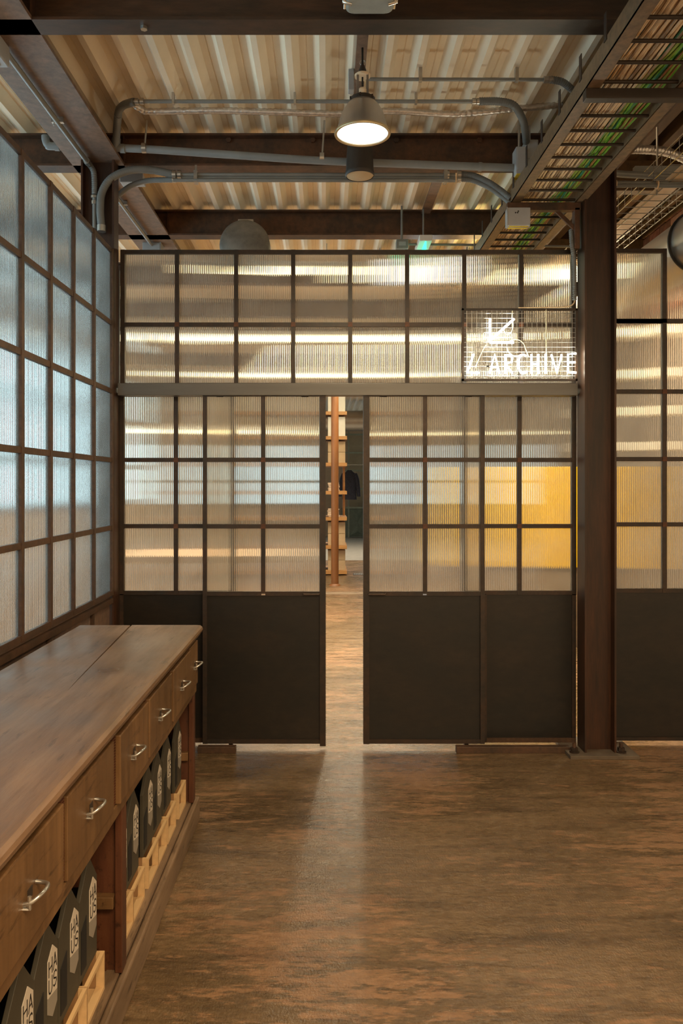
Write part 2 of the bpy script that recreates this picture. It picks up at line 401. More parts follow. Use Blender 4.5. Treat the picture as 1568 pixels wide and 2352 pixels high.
# ---------------------------------------------------------------- columns
def column(label, x0, x1, y0, y1, plate):
    r = empty('steel_column', label, 'column')
    MB().box(x0, x0 + .011, y0, y1, .02 if plate else 0, BT).build('flange', M['column'], r)
    MB().box(x1 - .011, x1, y0, y1, .02 if plate else 0, BT).build('flange', M['column'], r)
    MB().box(x0 + .011, x1 - .011, (y0 + y1) / 2 - .005, (y0 + y1) / 2 + .005, .02 if plate else 0, BT).build('web', M['column'], r)
    if plate:
        MB().box(1.335, 1.715, 4.27, 4.60, 0, .02).build('base_plate', M['kerb_grey'], r, .002)
        for (bx, by) in ((1.375, 4.33), (1.635, 4.33)):
            bo_ = MB().tube([(bx, by, .02), (bx, by, .075)], .011, 8).build('anchor_bolt', M['beam'], r)
            MB().tube([(bx, by, .028), (bx, by, .048)], .02, 6, smooth=False).build('nut', M['bar'], bo_)
            MB().tube([(bx, by, .02), (bx, by, .027)], .027, 14).build('washer', M['bar'], bo_)
    return r
M['kerb_grey'] = simple('dusty_base_plate', (.12, .09, .062), .7, 0, .25, 14)
column('tall rust-brown steel column bolted to the floor beside the neon sign', 1.43, 1.606, 4.32, 4.448, True)
column('brown steel column in the corner where the two partitions meet', -1.378, -1.192, 4.37, 4.465, False)

# ---------------------------------------------------------------- glazed partitions
pane_cache = {}
def pane_mesh(wd, ht, key):
    k = (round(wd, 3), round(ht, 3), key)
    if k in pane_cache: return pane_cache[k]
    n = max(4, round(wd / .0105)); pit = wd / n; S = 6; dep = .0007 if key == 'poly_left' else .0015
    xs = []; ys = []
    for i in range(n):
        for q in range(S):
            t = q / S; xs.append(i * pit + t * pit); ys.append(-dep * abs(math.sin(PI * t)) ** .8)
    xs.append(wd); ys.append(0)
    vs = []
    for a, b_ in zip(xs, ys): vs += [(a, b_, 0), (a, b_, ht)]
    m_ = len(xs)
    fs = [(2 * i, 2 * i + 2, 2 * i + 3, 2 * i + 1) for i in range(m_ - 1)]
    mb = MB().add(vs, fs, True)
    # back skin with the same flutes, half a pitch out of step
    vs = []
    for a, b_ in zip(xs, ys): vs += [(a, .009 - b_ * .55, 0), (a, .009 - b_ * .55, ht)]
    mb.add(vs, [(2 * i, 2 * i + 1, 2 * i + 3, 2 * i + 2) for i in range(m_ - 1)], True)
    me = mb.mesh('pane', M[key]); 
    for e in me.attributes:
        if e.name == 'sharp_edge': me.attributes.remove(e); break
    pane_cache[k] = me; return me
def weld_marks(parent, xs, zs, y):
    me = MB().box(-.013, .013, -.0012, .002, -.013, .013).mesh('weld_mark', M['weld'])
    for xx in xs[1:-1]:
        for z in zs[1:-1]: link('weld_mark', me, parent, (xx, y, z))
def grid_wall(parent, xs, zs, y, key='poly', bar='bar', barw=.024, dep=.03, skip=None):
    """xs, zs: bar centre lines. Bars and panes are pieces of their own."""
    for i, xx in enumerate(xs):
        MB().box(xx - barw / 2, xx + barw / 2, y, y + dep, zs[0] - barw / 2, zs[-1] + barw / 2).build('mullion', M[bar], parent)
    for z in zs:
        for i in range(len(xs) - 1):
            MB().box(xs[i] + barw / 2, xs[i + 1] - barw / 2, y + .003, y + dep - .003, z - barw / 2, z + barw / 2).build('glazing_bar', M[bar], parent)
    for i in range(len(xs) - 1):
        for j in range(len(zs) - 1):
            wd = xs[i + 1] - xs[i] - barw + .004; ht = zs[j + 1] - zs[j] - barw + .004
            link('pane', pane_mesh(wd, ht, key), parent, (xs[i] + barw / 2 - .002, y + .012, zs[j] + barw / 2 - .002))
YW = 4.475
M['weld'] = rusty('rusty_weld', (.04, .018, .009), (.14, .045, .016), .6, .65, 40)
X = lambda px, y=YW: (px - CX) * y / F
Z = lambda py, y=YW: EYE + (CY - py) * y / F
wf = empty('wall_front', kind='structure')
zl = [Z(1363), Z(1209), Z(1056), Z(905)]
grid_wall(wf, [X(p) for p in (281, 406, 542, 673, 804, 935, 1066, 1197, 1318)], [Z(884), Z(745), Z(578)], YW)
grid_wall(wf, [X(p) for p in (277, 402, 533)], zl, YW + .02)
grid_wall(wf, [X(p) for p in (1068, 1195, 1321)], zl, YW + .02)
for (a, b_) in ((272, 533), (1068, 1325)):
    MB().box(X(a), X(b_), YW + .03, YW + .034, .02, Z(1363)).build('steel_panel', M['panel'], wf)
    for p in (a, b_ - 9):
        MB().box(X(p), X(p + 9), YW + .02, YW + .05, .0, Z(1366)).build('post', M['bar'], wf)
    MB().box(X(a), X(b_), YW + .018, YW + .03, .02, .045).build('bottom_rail', M['bar_brown'], wf)
MB().box(X(1105), X(1118), YW + .005, YW + .03, .03, Z(1366)).build('post', M['bar'], wf)
MB().box(-1.192, X(274, 4.5), 4.462, 4.50, 0, 2.74).build('corner_filler', M['bar'], wf)
# right-hand run beyond the column
wf2 = empty('wall_front_right', kind='structure')
grid_wall(wf2, [X(p) for p in (1408, 1530, 1661, 1792)], [Z(1358), Z(1205), Z(1054), Z(898), Z(735)], YW + .02)
grid_wall(wf2, [X(p) for p in (1408, 1530)], [Z(735), Z(573)], YW + .02)
link('pane', pane_mesh(.52, .36, 'poly'), wf2, (X(1535), YW + .03, Z(735) + .01))
MB().box(X(1402), 2.62, YW + .03, YW + .034, .035, Z(1358)).build('steel_panel', M['panel'], wf2)
MB().box(X(1402), 2.62, YW + .02, YW + .045, .03, .05).build('bottom_rail', M['bar'], wf2)
weld_marks(wf, [X(p) for p in (281, 406, 542, 673, 804, 935, 1066, 1197, 1318)], [Z(884), Z(745), Z(578)], YW)
weld_marks(wf, [X(p) for p in (277, 402, 533)], zl, YW + .02)
weld_marks(wf, [X(p) for p in (1068, 1195, 1321)], zl, YW + .02)
weld_marks(wf2, [X(p) for p in (1402, 1530, 1661)], [Z(1358), Z(1205), Z(1054), Z(898), Z(735)], YW + .02)
# left partition
wlp = empty('wall_left', kind='structure', loc=(-1.205, 4.36, 0)); wlp.rotation_euler = (0, 0, PI / 2)
WL = 1.205
yk = [4.352] + [WL * F / (CX - p) for p in (213, 166, 113, 46)]
d_ = .272
while yk[-1] > .3: yk.append(yk[-1] - d_)
xs = [y_ - 4.36 for y_ in yk][::-1]
grid_wall(wlp, xs, [EYE + (CY - p) * 4.30 / F for p in (1365, 1213, 1056, 896, 738, 570)][0:6], -.012, 'poly_left', 'bar_brown', .026, .034)
MB().box(xs[0], 0, .010, .014, .02, EYE + (CY - 1372) * 4.3 / F).build('steel_panel', M['flange'], wlp)
for i in range(0, len(xs), 2):
    MB().box(xs[i] - .012, xs[i] + .012, -.006, .012, .02, .84).build('post', M['bar_brown'], wlp)
MB().box(xs[0], 0, -.012, .012, .845, .872).build('lower_rail', M['bar_brown'], wlp)

# ---------------------------------------------------------------- sliding doors and track
YD = 4.415
XD = lambda p: X(p, YD)
ZD = lambda p: Z(p, YD)
def door(name, cols, stile, pull_px):
    r = empty(name, kind='structure')
    xs_ = [XD(p) for p in cols]
    top, bot, mid = ZD(905), .038, ZD(1364)
    zs_ = [mid, ZD(1209), ZD(1056), top]
    for j, xx in enumerate(xs_):
        bw = .024
        if j == stile: MB().box(xx - .017, xx + .017, YD - .004, YD + .036, bot - .012 if stile == 2 else bot, top).build('stile', M['bar'], r)
        elif j == 1: MB().box(xx - bw / 2, xx + bw / 2, YD, YD + .03, mid, top).build('mullion', M['bar'], r)
        else: MB().box(xx - bw / 2, xx + bw / 2, YD, YD + .034, bot, top).build('stile', M['bar'], r)
    for z in zs_ + [bot + .012]:
        for j in range(2):
            if z < .2 and j: continue
            x0 = xs_[j] + .012; x1 = xs_[j + 1] - .012
            if z < .2: x1 = xs_[2] - .012
            MB().box(x0, x1, YD + .003, YD + .027, z - .012, z + .012).build('rail', M['bar'], r)
    for j in range(2):
        for k in range(3):
            link('pane', pane_mesh(xs_[j + 1] - xs_[j] - .020, zs_[k + 1] - zs_[k] - .02, 'poly'), r, (xs_[j] + .010, YD + .012, zs_[k] + .010))
    MB().box(xs_[0] + .01, xs_[2] - .01, YD + .014, YD + .018, bot + .02, mid - .01).build('steel_panel', M['panel'], r)
    weld_marks(r, xs_, [zs_[0] - 1] + zs_[1:], YD)
    a, b_ = XD(pull_px[0]), XD(pull_px[1]); zz = ZD(1366)
    MB().tube([(a, YD - .004, zz + .006), (a, YD - .018, zz + .004), (b_, YD - .018, zz + .004), (b_, YD - .004, zz + .006)], .0045, 6).build('pull_handle', M['bar_brown'], r)
    return r
door('door_1', (470, 604, 741), 2, (697, 733))
door('door_2', (841, 976, 1108), 0, (846, 884))
hd = empty('door_track', 'long grey steel track box spanning above the two sliding doors', 'track')
MB().box(X(270, 4.40), X(1327, 4.40), 4.40, 4.472, Z(908, 4.40), Z(880, 4.40)).build('track_box', M['header'], hd, .002)
for px in (505, 700, 880, 1075):
    MB().box(X(px, 4.43) - .02, X(px, 4.43) + .02, 4.428, 4.436, Z(912, 4.43), Z(907, 4.43)).build('hanger_plate', M['bar'], hd)
for i, (a, b_, z) in enumerate(((453, 541, 1714), (1048, 1310, 1709))):
    o = MB().box(X(a, 4.37), X(b_, 4.37), 4.37, 4.41, .0, .036).build('floor_guide', M['bar_brown'], None, .002)
    tag(o, ['short rusty floor guide at the foot of the left sliding door', 'long rusty floor guide under the right sliding door by the column'][i], 'floor guide')

# ---------------------------------------------------------------- neon sign
YN = 4.375
sg = empty('neon_sign', 'lit white neon sign reading LARCHIVE with an arrow, on a wire-mesh frame', 'neon sign')
def Q(u, v, y=YN): return P(1040 + u / 5.058, 690 + v / 5.058, y)
x0, x1 = X(1060, 4.395), X(1325, 4.395); z0, z1 = Z(875, 4.395), Z(709, 4.395)
for b_ in ((x0, x1, z1 - .011, z1), (x0, x1, z0, z0 + .011), (x0, x0 + .011, z0, z1), (x1 - .011, x1, z0, z1)):
    MB().box(b_[0], b_[1], 4.385, 4.405, b_[2], b_[3]).build('mesh_frame', M['bar'], sg)
mb = MB(); n = 23
for i in range(1, n):
    xx = x0 + (x1 - x0) * i / n; mb.tube([(xx, 4.395, z0 + .01), (xx, 4.395, z1 - .01)], .0013, 5)
for i in range(1, 15):
    zz = z0 + (z1 - z0) * i / 15; mb.tube([(x0 + .01, 4.392, zz), (x1 - .01, 4.392, zz)], .0013, 5)
mb.build('wire_grid', M['galv'], sg)
def stroke(name, lines, r=.0052, mat='neon', y=YN):
    mb = MB()
    for ln in lines: mb.tube([Q(u, v, y) for (u, v) in ln], r, 8)
    return mb.build(name, M[mat], sg)
stroke('neon_arrow', [[(430, 208), (424, 480)], [(708, 215), (445, 455)], [(428, 488), (704, 488)]], .0060)
stroke('neon_letter', [[(240, 622), (166, 842), (300, 842)]])
stroke('neon_letter', [[(425, 848), (485, 628), (540, 848)], [(447, 775), (520, 775)]])
stroke('neon_letter', [[(606, 848), (606, 632), (664, 636), (688, 668), (682, 715), (612, 740), (690, 848)]])
stroke('neon_letter', [[(850, 648), (820, 630), (782, 638), (764, 690), (764, 790), (786, 838), (822, 846), (856, 826)]])
stroke('neon_letter', [[(912, 626), (912, 850)], [(992, 626), (992, 850)], [(912, 740), (992, 740)]])
stroke('neon_letter', [[(1075, 622), (1075, 848)]])
stroke('neon_letter', [[(1142, 630), (1208, 846), (1262, 630)]])
stroke('neon_letter', [[(1428, 618), (1338, 624), (1334, 842), (1430, 838)], [(1336, 720), (1420, 720)]])
for ln in ([(690, 105), (686, 200), (698, 300), (670, 380), (620, 390), (590, 350)], [(660, 470), (740, 455), (810, 490), (845, 570), (875, 650)],
           [(625, 540), (640, 590), (700, 640), (780, 640)], [(380, 520), (330, 610), (260, 780)], [(1080, 100), (1082, 620)]):
    MB().tube(smooth([Q(u, v, YN + .012) for u, v in ln], 6), .0026, 6).build('linking_tube', M['neon_dim'], sg)
for (u, v) in ((404, 765), (690, 110), (790, 112)):
    p = Q(u, v, 4.385); MB().box(p[0] - .006, p[0] + .006, 4.376, 4.392, p[2] - .004, p[2] + .004).build('tube_clip', M['rubber'], sg)

# ---------------------------------------------------------------- counter
ct = empty('shop_counter', 'long worn wooden counter with a row of drawers along the left partition', 'counter', loc=(0, 0, 0))
FX, TX, BXk, Y0, Y1 = -.583, -.560, -1.115, .45, 3.53
TOPZ = .872
split = -.87
jn = [(-.885, Y1), (-.850, 3.05), (-.815, 2.58), (-.80, 2.40), (-.80, Y0)]
gp = [.0035, .003, .0015, .0, .0]
MB().prism([(x_ + g_, y_) for (x_, y_), g_ in zip(jn, gp)] + [(TX - .03, Y0), (TX - .03, Y1)], 'z', TOPZ - .04, TOPZ).build('top_plank', M['top'], ct)
MB().prism([(BXk, Y1 - .004), (BXk, Y0)] + [(x_ - g_, y_ if i_ else y_ - .004) for i_, ((x_, y_), g_) in reversed(list(enumerate(zip(jn, gp))))], 'z', TOPZ - .04, TOPZ).build('top_plank', M['top'], ct)
nose = [(TX - .031, TOPZ), (TX - .012, TOPZ - .001), (TX - .003, TOPZ - .008), (TX, TOPZ - .018), (TX - .004, TOPZ - .029), (TX - .014, TOPZ - .034), (TX - .012, TOPZ - .040), (TX - .02, TOPZ - .050), (TX - .035, TOPZ - .050)]
MB().prism(nose, 'y', Y0, Y1).build('edge_moulding', M['top'], ct)
MB().box(FX - .03, FX - .012, Y0, Y1 - .03, .60, TOPZ - .042).build('drawer_carcass', M['frame'], ct)
MB().box(FX - .012, FX + .002, Y0, Y1 - .05, .585, .622).build('apron_rail', M['drawer'], ct, .003)
MB().box(BXk + .03, FX - .03, Y0, Y1 - .03, .60, .615).build('drawer_floor', M['frame'], ct)
MB().box(BXk + .02, BXk + .035, Y0, Y1 - .03, .11, .83).build('back_board', M['frame'], ct)
MB().box(BXk + .035, FX - .03, Y1 - .045, Y1 - .03, .61, .83).build('end_board', M['frame'], ct)
DR = [(.50, .88), (.93, 1.31), (1.345, 1.70), (1.735, 2.112), (2.155, 2.492), (2.518, 2.876), (2.902, 3.268), (3.295, 3.48)]
hs = [(.0, 0), (.012, 0), (.03, 0)]
for i, (a, b_) in enumerate(DR):
    pr_ = random.uniform(-.003, .004)
    d = MB().box(FX - .012, FX + .010 + pr_, a, b_, .624, .815).build('drawer', M['drawer'], ct, .003)
    yc = (a + b_) / 2 + (.015 if i == 7 else -.02); zc = .728; fx = FX + .010 + pr_
    hw = .032
    pts = [(fx - .002, yc - hw, zc - .012), (fx + .014, yc - hw, zc - .008), (fx + .027, yc - hw * .7, zc), (fx + .032, yc, zc + .002), (fx + .027, yc + hw * .7, zc), (fx + .014, yc + hw, zc - .008 + .006), (fx - .002, yc + hw, zc)]
    MB().tube(smooth(pts, 5), .0042, 8).tube([(fx, yc - hw, zc - .020), (fx + .012, yc - hw, zc - .02), (fx + .012, yc - hw, zc + .004)], .004, 6).build('pull_handle', M['chrome_old'] if 'chrome_old' in M else M['galv'], d)
    MB().box(fx, fx + .0015, yc - .012, yc + .012, zc - .016, zc + .004).build('handle_plate', M['lampdark'], d)
    if i < 7:
        na = DR[i + 1][0]
        dv = MB().box(FX - .012, FX - .002, b_ + .003, na - .003, .624, .822)
        k = .63
        while k < .81:
            dv.box(FX - .002, FX + .0015, b_ + .005, na - .005, k, k + .004); k += .0075
        dv.build('drawer_divider', M['mahog'], ct)
# lower shelf, uprights and plinth
MB().box(BXk + .035, FX - .012, Y0, Y1 - .03, .085, .108).build('bottom_shelf', M['kerb'], ct)
MB().box(FX - .010, FX + .012, Y0, Y1 - .02, .0, .106).build('plinth_board', M['kerb'], ct, .006)
MB().box(FX - .05, FX - .013, Y0, Y1 - .03, .108, .112).build('shelf_edge_strip', M['kerb'], ct)
for (a, b_) in ((.97, 1.01), (2.235, 2.275), (3.425, 3.465)):
    u = MB().box(BXk + .04, FX - .022, a + .008, b_ - .008, .108, .60).build('upright_panel', M['mahog'], ct)
    MB().box(FX - .022, FX - .001, a - .008, b_, .112, .585).build('leg', M['mahog'], ct, .002)
    MB().box(FX - .12, FX - .024, a - .02, a + .008, .30, .335).build('cleat', M['drawer'], u, .002)

# ---------------------------------------------------------------- house-shaped boxes on pine crates
BW, BZ0, SH, PK = .150, .2185, .432, .516
bx_me = MB().prism([(-BW / 2, BZ0), (BW / 2, BZ0), (BW / 2, SH), (.004, PK), (-BW / 2, SH)], 'x', -.012, 0).mesh('front_board', M['olive'], .0015)
bb_me = MB().box(-.29, -.0125, -BW / 2 + .004, BW / 2 - .004, BZ0, SH - .035).mesh('black_body', M['black'])
# (prism along x takes (y, z) profile)
sl_me = MB().prism([(-.066, .24), (-.022, .24), (-.022, .372), (-.066, .352)], 'x', 0, .0015).mesh('hand_slot', M['black'])
u0, u1 = .004, .066; um = (u0 + u1) / 2
lb_me = MB().prism([(u0, .338), (u1, .325), (u1, .417), (um, .445), (u0, .421)], 'x', 0, .0014).mesh('label', M['label'])
lg_me = MB().prism([(u0, .337), (u0, .302), (um, .279), (u1, .297), (u1, .324)], 'x', 0, .0014).mesh('label_tail', M['labelgrey'])
def letters():
    mb = MB()
    def ribbon(pts, wd=.0034):
        for (a, b_) in zip(pts, pts[1:]):
            d = Vector((b_[0] - a[0], b_[1] - a[1])).normalized(); nn = Vector((-d.y, d.x)) * wd / 2; e = d * wd * .35
            A, B = Vector(a) - e, Vector(b_) + e
            q = [A + nn, A - nn, B - nn, B + nn]
            mb.add([(0, p_.x, p_.y) for p_ in q] + [(.0006, p_.x, p_.y) for p_ in q],
                   [(3, 2, 1, 0), (4, 5, 6, 7), (0, 1, 5, 4), (1, 2, 6, 5), (2, 3, 7, 6), (3, 0, 4, 7)])
    L, W2, G = u0 + .006, .021, .008
    zt, zh = .384, .034      # upper row
    ribbon([(L, zt), (L, zt + zh)]); ribbon([(L + W2, zt), (L + W2, zt + zh)]); ribbon([(L, zt + zh / 2), (L + W2, zt + zh / 2)])
    A0 = L + W2 + G
    ribbon([(A0, zt), (A0 + W2 / 2, zt + zh), (A0 + W2, zt)]); ribbon([(A0 + W2 * .2, zt + zh * .35), (A0 + W2 * .8, zt + zh * .35)])
    zt = .342
    arc = [(L + W2 / 2 + W2 / 2 * math.cos(a), zt + .0105 + .0105 * math.sin(a)) for a in [PI + k * PI / 6 for k in range(7)]]
    ribbon([(L, zt + zh)] + arc + [(L + W2, zt + zh)])
    S = [(A0 + W2 * u, zt + zh * v) for u, v in ((.95, .82), (.75, .97), (.35, .98), (.08, .82), (.12, .62), (.5, .5), (.9, .38), (.95, .18), (.68, .03), (.28, .03), (.03, .18))]
    ribbon(S)
    return mb.mesh('lettering', M['ink'])
lt_me = letters()
cr_pieces = []
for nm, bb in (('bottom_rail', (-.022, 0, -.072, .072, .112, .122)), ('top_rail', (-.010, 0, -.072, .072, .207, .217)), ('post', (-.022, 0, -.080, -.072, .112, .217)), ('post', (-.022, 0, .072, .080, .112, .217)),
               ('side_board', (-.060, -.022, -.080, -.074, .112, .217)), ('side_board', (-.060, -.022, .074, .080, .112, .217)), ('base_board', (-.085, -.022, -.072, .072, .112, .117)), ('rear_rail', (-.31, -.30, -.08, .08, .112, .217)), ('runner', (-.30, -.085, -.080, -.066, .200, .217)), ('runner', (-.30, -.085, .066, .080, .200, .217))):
    cr_pieces.append((nm, MB().box(*bb).mesh(nm, M['pine_shade'] if nm in ('side_board', 'runner', 'rear_rail') else M['pine'])))
cent = [1.305, 1.46, 1.618, 1.768, 1.925, 2.080, 2.405, 2.558, 2.772, 2.926, 3.105, 3.330]
pos = ['sixth from the middle upright towards the viewer', 'fifth from the middle upright towards the viewer', 'fourth from the middle upright towards the viewer',
       'third from the middle upright towards the viewer', 'second in front of the middle upright', 'just in front of the middle upright',
       'just beyond the middle upright', 'second beyond the middle upright', 'third beyond the middle upright', 'fourth beyond the middle upright',
       'fifth beyond the middle upright', 'last one by the far end of the counter']
for c_, p_ in zip(cent, pos):
    b0 = empty('house_shaped_carton', loc=(FX - .052, c_, 0))
    link('front_board', bx_me, b0); link('black_body', bb_me, b0)
    tag(b0, 'dark gabled HAUS carton under the counter, ' + p_, 'carton', 'gabled cartons under the counter')
    link('hand_slot', sl_me, b0); L_ = link('label', lb_me, b0); L_['label'] = 'cream paper label reading HAUS'
    link('lettering', lt_me, L_, (.0014, 0, 0)); link('label_tail', lg_me, b0)
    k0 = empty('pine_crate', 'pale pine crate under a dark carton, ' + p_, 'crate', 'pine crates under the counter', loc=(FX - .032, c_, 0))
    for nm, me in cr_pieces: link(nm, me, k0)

# ---------------------------------------------------------------- pendant lamp and other lights
LX, LY = .163, 3.55
lp = empty('pendant_lamp', 'lit bell-shaped aluminium factory pendant lamp hanging from the deck', 'lamp', loc=(LX, LY, 0))
zr = 3.105
prof = [(.040, zr + .150), (.050, zr + .149), (.060, zr + .142), (.076, zr + .124), (.092, zr + .098), (.104, zr + .066), (.111, zr + .036), (.116, zr + .014), (.122, zr + .004), (.1255, zr), (.121, zr - .002), (.114, zr + .010), (.104, zr + .05), (.090, zr + .085), (.070, zr + .115), (.05, zr + .135)]
MB().lathe(prof, 0, 0, 48).build('shade', M['alu'], lp)
MB().lathe([(.0, zr + .020), (.06, zr + .013), (.104, zr + .005), (.115, zr + .003), (.115, zr + .010), (0, zr + .028)], 0, 0, 48).build('lens', M['lens'], lp)
MB().lathe([(.116, zr - .003), (.127, zr - .004), (.129, zr), (.127, zr + .007), (.121, zr + .005), (.116, zr)], 0, 0, 48).build('lens_ring', M['ring'], lp)
MB().lathe([(0, zr + .166), (.048, zr + .166), (.057, zr + .160), (.057, zr + .140), (.05, zr + .136)], 0, 0, 32).build('collar', M['lampdark'], lp)
for k in range(6):
    a = k * PI / 3 + .3; bx_, by_ = .057 * math.cos(a), .057 * math.sin(a)
    MB().box(bx_ - .004, bx_ + .004, by_ - .004, by_ + .004, zr + .150, zr + .162).build('screw', M['bar'], lp)
MB().lathe([(0, zr + .210), (.014, zr + .208), (.021, zr + .198), (.017, zr + .186), (.024, zr + .180), (.024, zr + .166)], 0, 0, 20).build('lampholder', M['ceramic'], lp)
for k in range(4):
    a = k * PI / 2 + PI / 4; cx_, cy_ = .031 * math.cos(a), .031 * math.sin(a)
    MB().box(cx_ - .005, cx_ + .005, cy_ - .0025, cy_ + .0025, zr + .164, zr + .268).build('cage_bar', M['alu'], lp)
MB().lathe([(0, zr + .274), (.028, zr + .274), (.036, zr + .268), (.035, zr + .258), (0, zr + .258)], 0, 0, 24).build('cage_cap', M['ceramic'], lp)
MB().tube([(0, 0, zr + .205), (0, 0, zr + .26)], .004, 8).build('stem', M['rubber'], lp)
MB().lathe([(.014, zr + .274), (.018, zr + .290), (.012, zr + .305), (.007, zr + .315)], 0, 0, 16).build('cable_gland', M['lampdark'], lp)
MB().tube([(.012 * math.cos(t), 0, zr + .325 + .012 * math.sin(t)) for t in [q * PI / 8 for q in range(17)]], .0025, 6).build('hook_ring', M['galv'], lp)
MB().tube([(0, 0, zr + .30), (0, -.004, 3.497)], .005, 8).build('flex_cord', M['rubber'], lp)
def light(name, loc, power, col, r=.05, spot=None):
    d = bpy.data.lights.new(name, 'SPOT' if spot else 'POINT'); d.energy = power; d.color = col; d.shadow_soft_size = r
    if spot: d.spot_size = spot; d.spot_blend = .5
    o = bpy.data.objects.new(name, d); o.location = loc; COL.objects.link(o); return o
light('pendant_glow', (LX, LY, zr - .015), 36, (1.0, .80, .50), .10, 2.5)
# dark cylinder behind the lamp
dc = empty('cylinder_light', 'unlit dark cylindrical light behind the glowing pendant lamp', 'lamp')
cx_, cy_ = X(826, 4.2), 4.2
MB().lathe([(0, 3.37), (.055, 3.37), (.066, 3.35), (.070, 3.30), (.075, 3.20), (.0755, 3.190), (.079, 3.188), (.079, 3.172), (.074, 3.168)], cx_, cy_, 32).build('body', M['drum_dark'] if 'drum_dark' in M else M['lampdark'], dc)
MB().lathe([(0, 3.169), (.07, 3.169), (.075, 3.175)], cx_, cy_, 32).build('lens', M['boxwarm'] if 'boxwarm' in M else M['card'], dc)
MB().tube([(cx_, cy_, 3.36), (cx_, cy_, DK)], .012, 10).build('stem', M['lampdark'], dc)
# bulkhead light at the top of the picture
bl = empty('bulkhead_light', 'long greyish sealed bulkhead light with chrome clips at the top edge', 'lamp')
by1 = 3.0; bxc = X(847, by1); bz = 3.315
def rr(hw, r, n=5):
    return [(hw - r + r * math.cos(a), r - r * math.sin(a)) for a in [0]]
tp = []
hw = .092
for (sx, a0) in ((1, 0), (-1, PI / 2)):
    for k in range(5):
        a = a0 + k * PI / 8
        tp.append((bxc + sx * (hw - .035) + .035 * math.cos(-a) , by1 - .035 + .035 * math.sin(a)))
out = [(bxc + hw, 1.9)] + [(bxc + hw - .035 + .035 * math.cos(a), by1 - .035 + .035 * math.sin(a)) for a in [k * PI / 10 for k in range(6)]] + \
      [(bxc - hw + .035 - .035 * math.sin(a), by1 - .035 + .035 * math.cos(a)) for a in [k * PI / 10 for k in range(6)]] + [(bxc - hw, 1.9)]
MB().prism(out, 'z', bz, bz + .075).build('diffuser', M['diffuser'], bl, .012)
out2 = [(bxc + (p[0] - bxc) * 1.05, p[1] + (.005 if p[1] > 2 else 0)) for p in out]
MB().prism(out2, 'z', bz + .05, bz + .09).build('housing', M['conduit'], bl, .004)
for sx in (-1, 1):
    xx = bxc + sx * (hw + .006)
    MB().tube([(xx - sx * .03, 2.925, bz - .004), (xx, 2.925, bz + .004), (xx + sx * .006, 2.93, bz + .05), (xx, 2.94, bz + .09)], .007, 8).build('clip', M['chrome'], bl)
    MB().tube([(xx - sx * .004, 1.9, bz + .01), (xx - sx * .004, 2.97, bz + .01)], .006, 8).build('edge_wire', M['chrome'], bl)
MB().box(bxc - .04, bxc + .04, by1 - .05, 3.10, bz + .09, bz + .10).build('mount_bracket', M['galv'], bl)
MB().box(bxc - .03, bxc + .03, by1 - .06, by1, bz + .09, DK).build('hanger', M['galv'], bl)
# round drum above the partition
dr = empty('round_drum', 'round scuffed grey metal drum lamp hanging above the partition on the left', 'drum')
dx, dy, dz = X(561, 5.53), 5.53, Z(561, 5.53)
R_ = 58 * 5.53 / F
MB().lathe([(0, dy - .035), (R_ * .5, dy - .028), (R_ * .85, dy - .012), (R_ * .97, dy), (R_, dy + .02), (R_, dy + .10), (R_ * .9, dy + .13), (0, dy + .13)], dx, dz, 44, 'y').build('shell', M['drum'], dr)
MB().box(dx - .05, dx + .06, dy + .04, dy + .155, dz + R_ - .004, dz + R_ + .012).build('clamp', M['galv'], dr)
MB().box(dx - .03, dx + .03, dy + .10, dy + .155, dz + .02, dz + R_).build('wall_bracket', M['galv'], dr)
# exit sign and small box
ex = empty('exit_sign', 'small hanging emergency exit sign glowing green above the partition', 'sign')
ey = 5.45; exx = X(978, ey); ez = Z(556, ey)
MB().box(exx - .045, exx + .045, ey, ey + .30, ez + .010, ez + .052).build('housing', M['white'], ex, .004)
MB().box(exx - .005, exx + .005, ey + .01, ey + .29, ez - .14, ez + .010).build('lit_plate', M['exit'], ex)
MB().tube([(exx, ey + .15, ez + .05), (exx, ey + .15, 3.49)], .006, 8).build('stem', M['conduit'], ex)
jb = empty('junction_box', 'dark grey junction box beside the green exit sign', 'junction box')
p = P(923, 562, 5.6)
MB().box(p[0] - .042, p[0] + .042, 5.58, 5.66, p[2] - .03, p[2] + .035).build('case', M['conduit'], jb, .004)
MB().box(p[0] - .025, p[0] + .025, 5.577, 5.58, p[2] - .012, p[2] + .016).build('cover', M['boxgrey'], jb)
MB().tube([(p[0], 5.62, p[2] + .03), (p[0], 5.62, DK)], .008, 8).build('drop_rod', M['conduit'], jb)
o = MB().tube([P(938, 561, 5.62), P(1120, 563, 5.62), P(1400, 568, 5.62)], .009, 8).build('conduit_pipe', M['conduit']); tag(o, 'thin conduit running right from the junction box beyond the exit sign', 'pipe')

# ---------------------------------------------------------------- cable tray with cables
TL, TR, TZ = 1.033, 1.391, 3.09
ty0, ty1 = 1.6, 7.0
tr = empty('cable_tray', 'long steel ladder tray full of cables hung at the upper right', 'cable tray')
MB().box(TL, TL + .004, ty0, ty1, TZ, TZ + .075).box(TL, TL + .055, ty0, ty1, TZ, TZ + .004).build('side_rail', M['rail'], tr)
MB().box(TR, TR + .004, ty0, ty1, TZ, TZ + .075).box(TR - .002, TR + .055, ty0, ty1, TZ, TZ + .004).build('side_rail', M['rail'], tr)
rg = MB().tube([(TL + .004, 0, 0), (TR, 0, 0)], .0075, 8).mesh('rung', M['rung'])
k = 2.375
yk_ = []
while k < ty1 - .1:
    link('rung', rg, tr, (0, k, TZ + .014)); yk_.append(k); k += .1425
tb = MB().box(-.003, 0, -.014, .014, .06, .165).mesh('hanger_tab', M['bar'])
k = 2.60
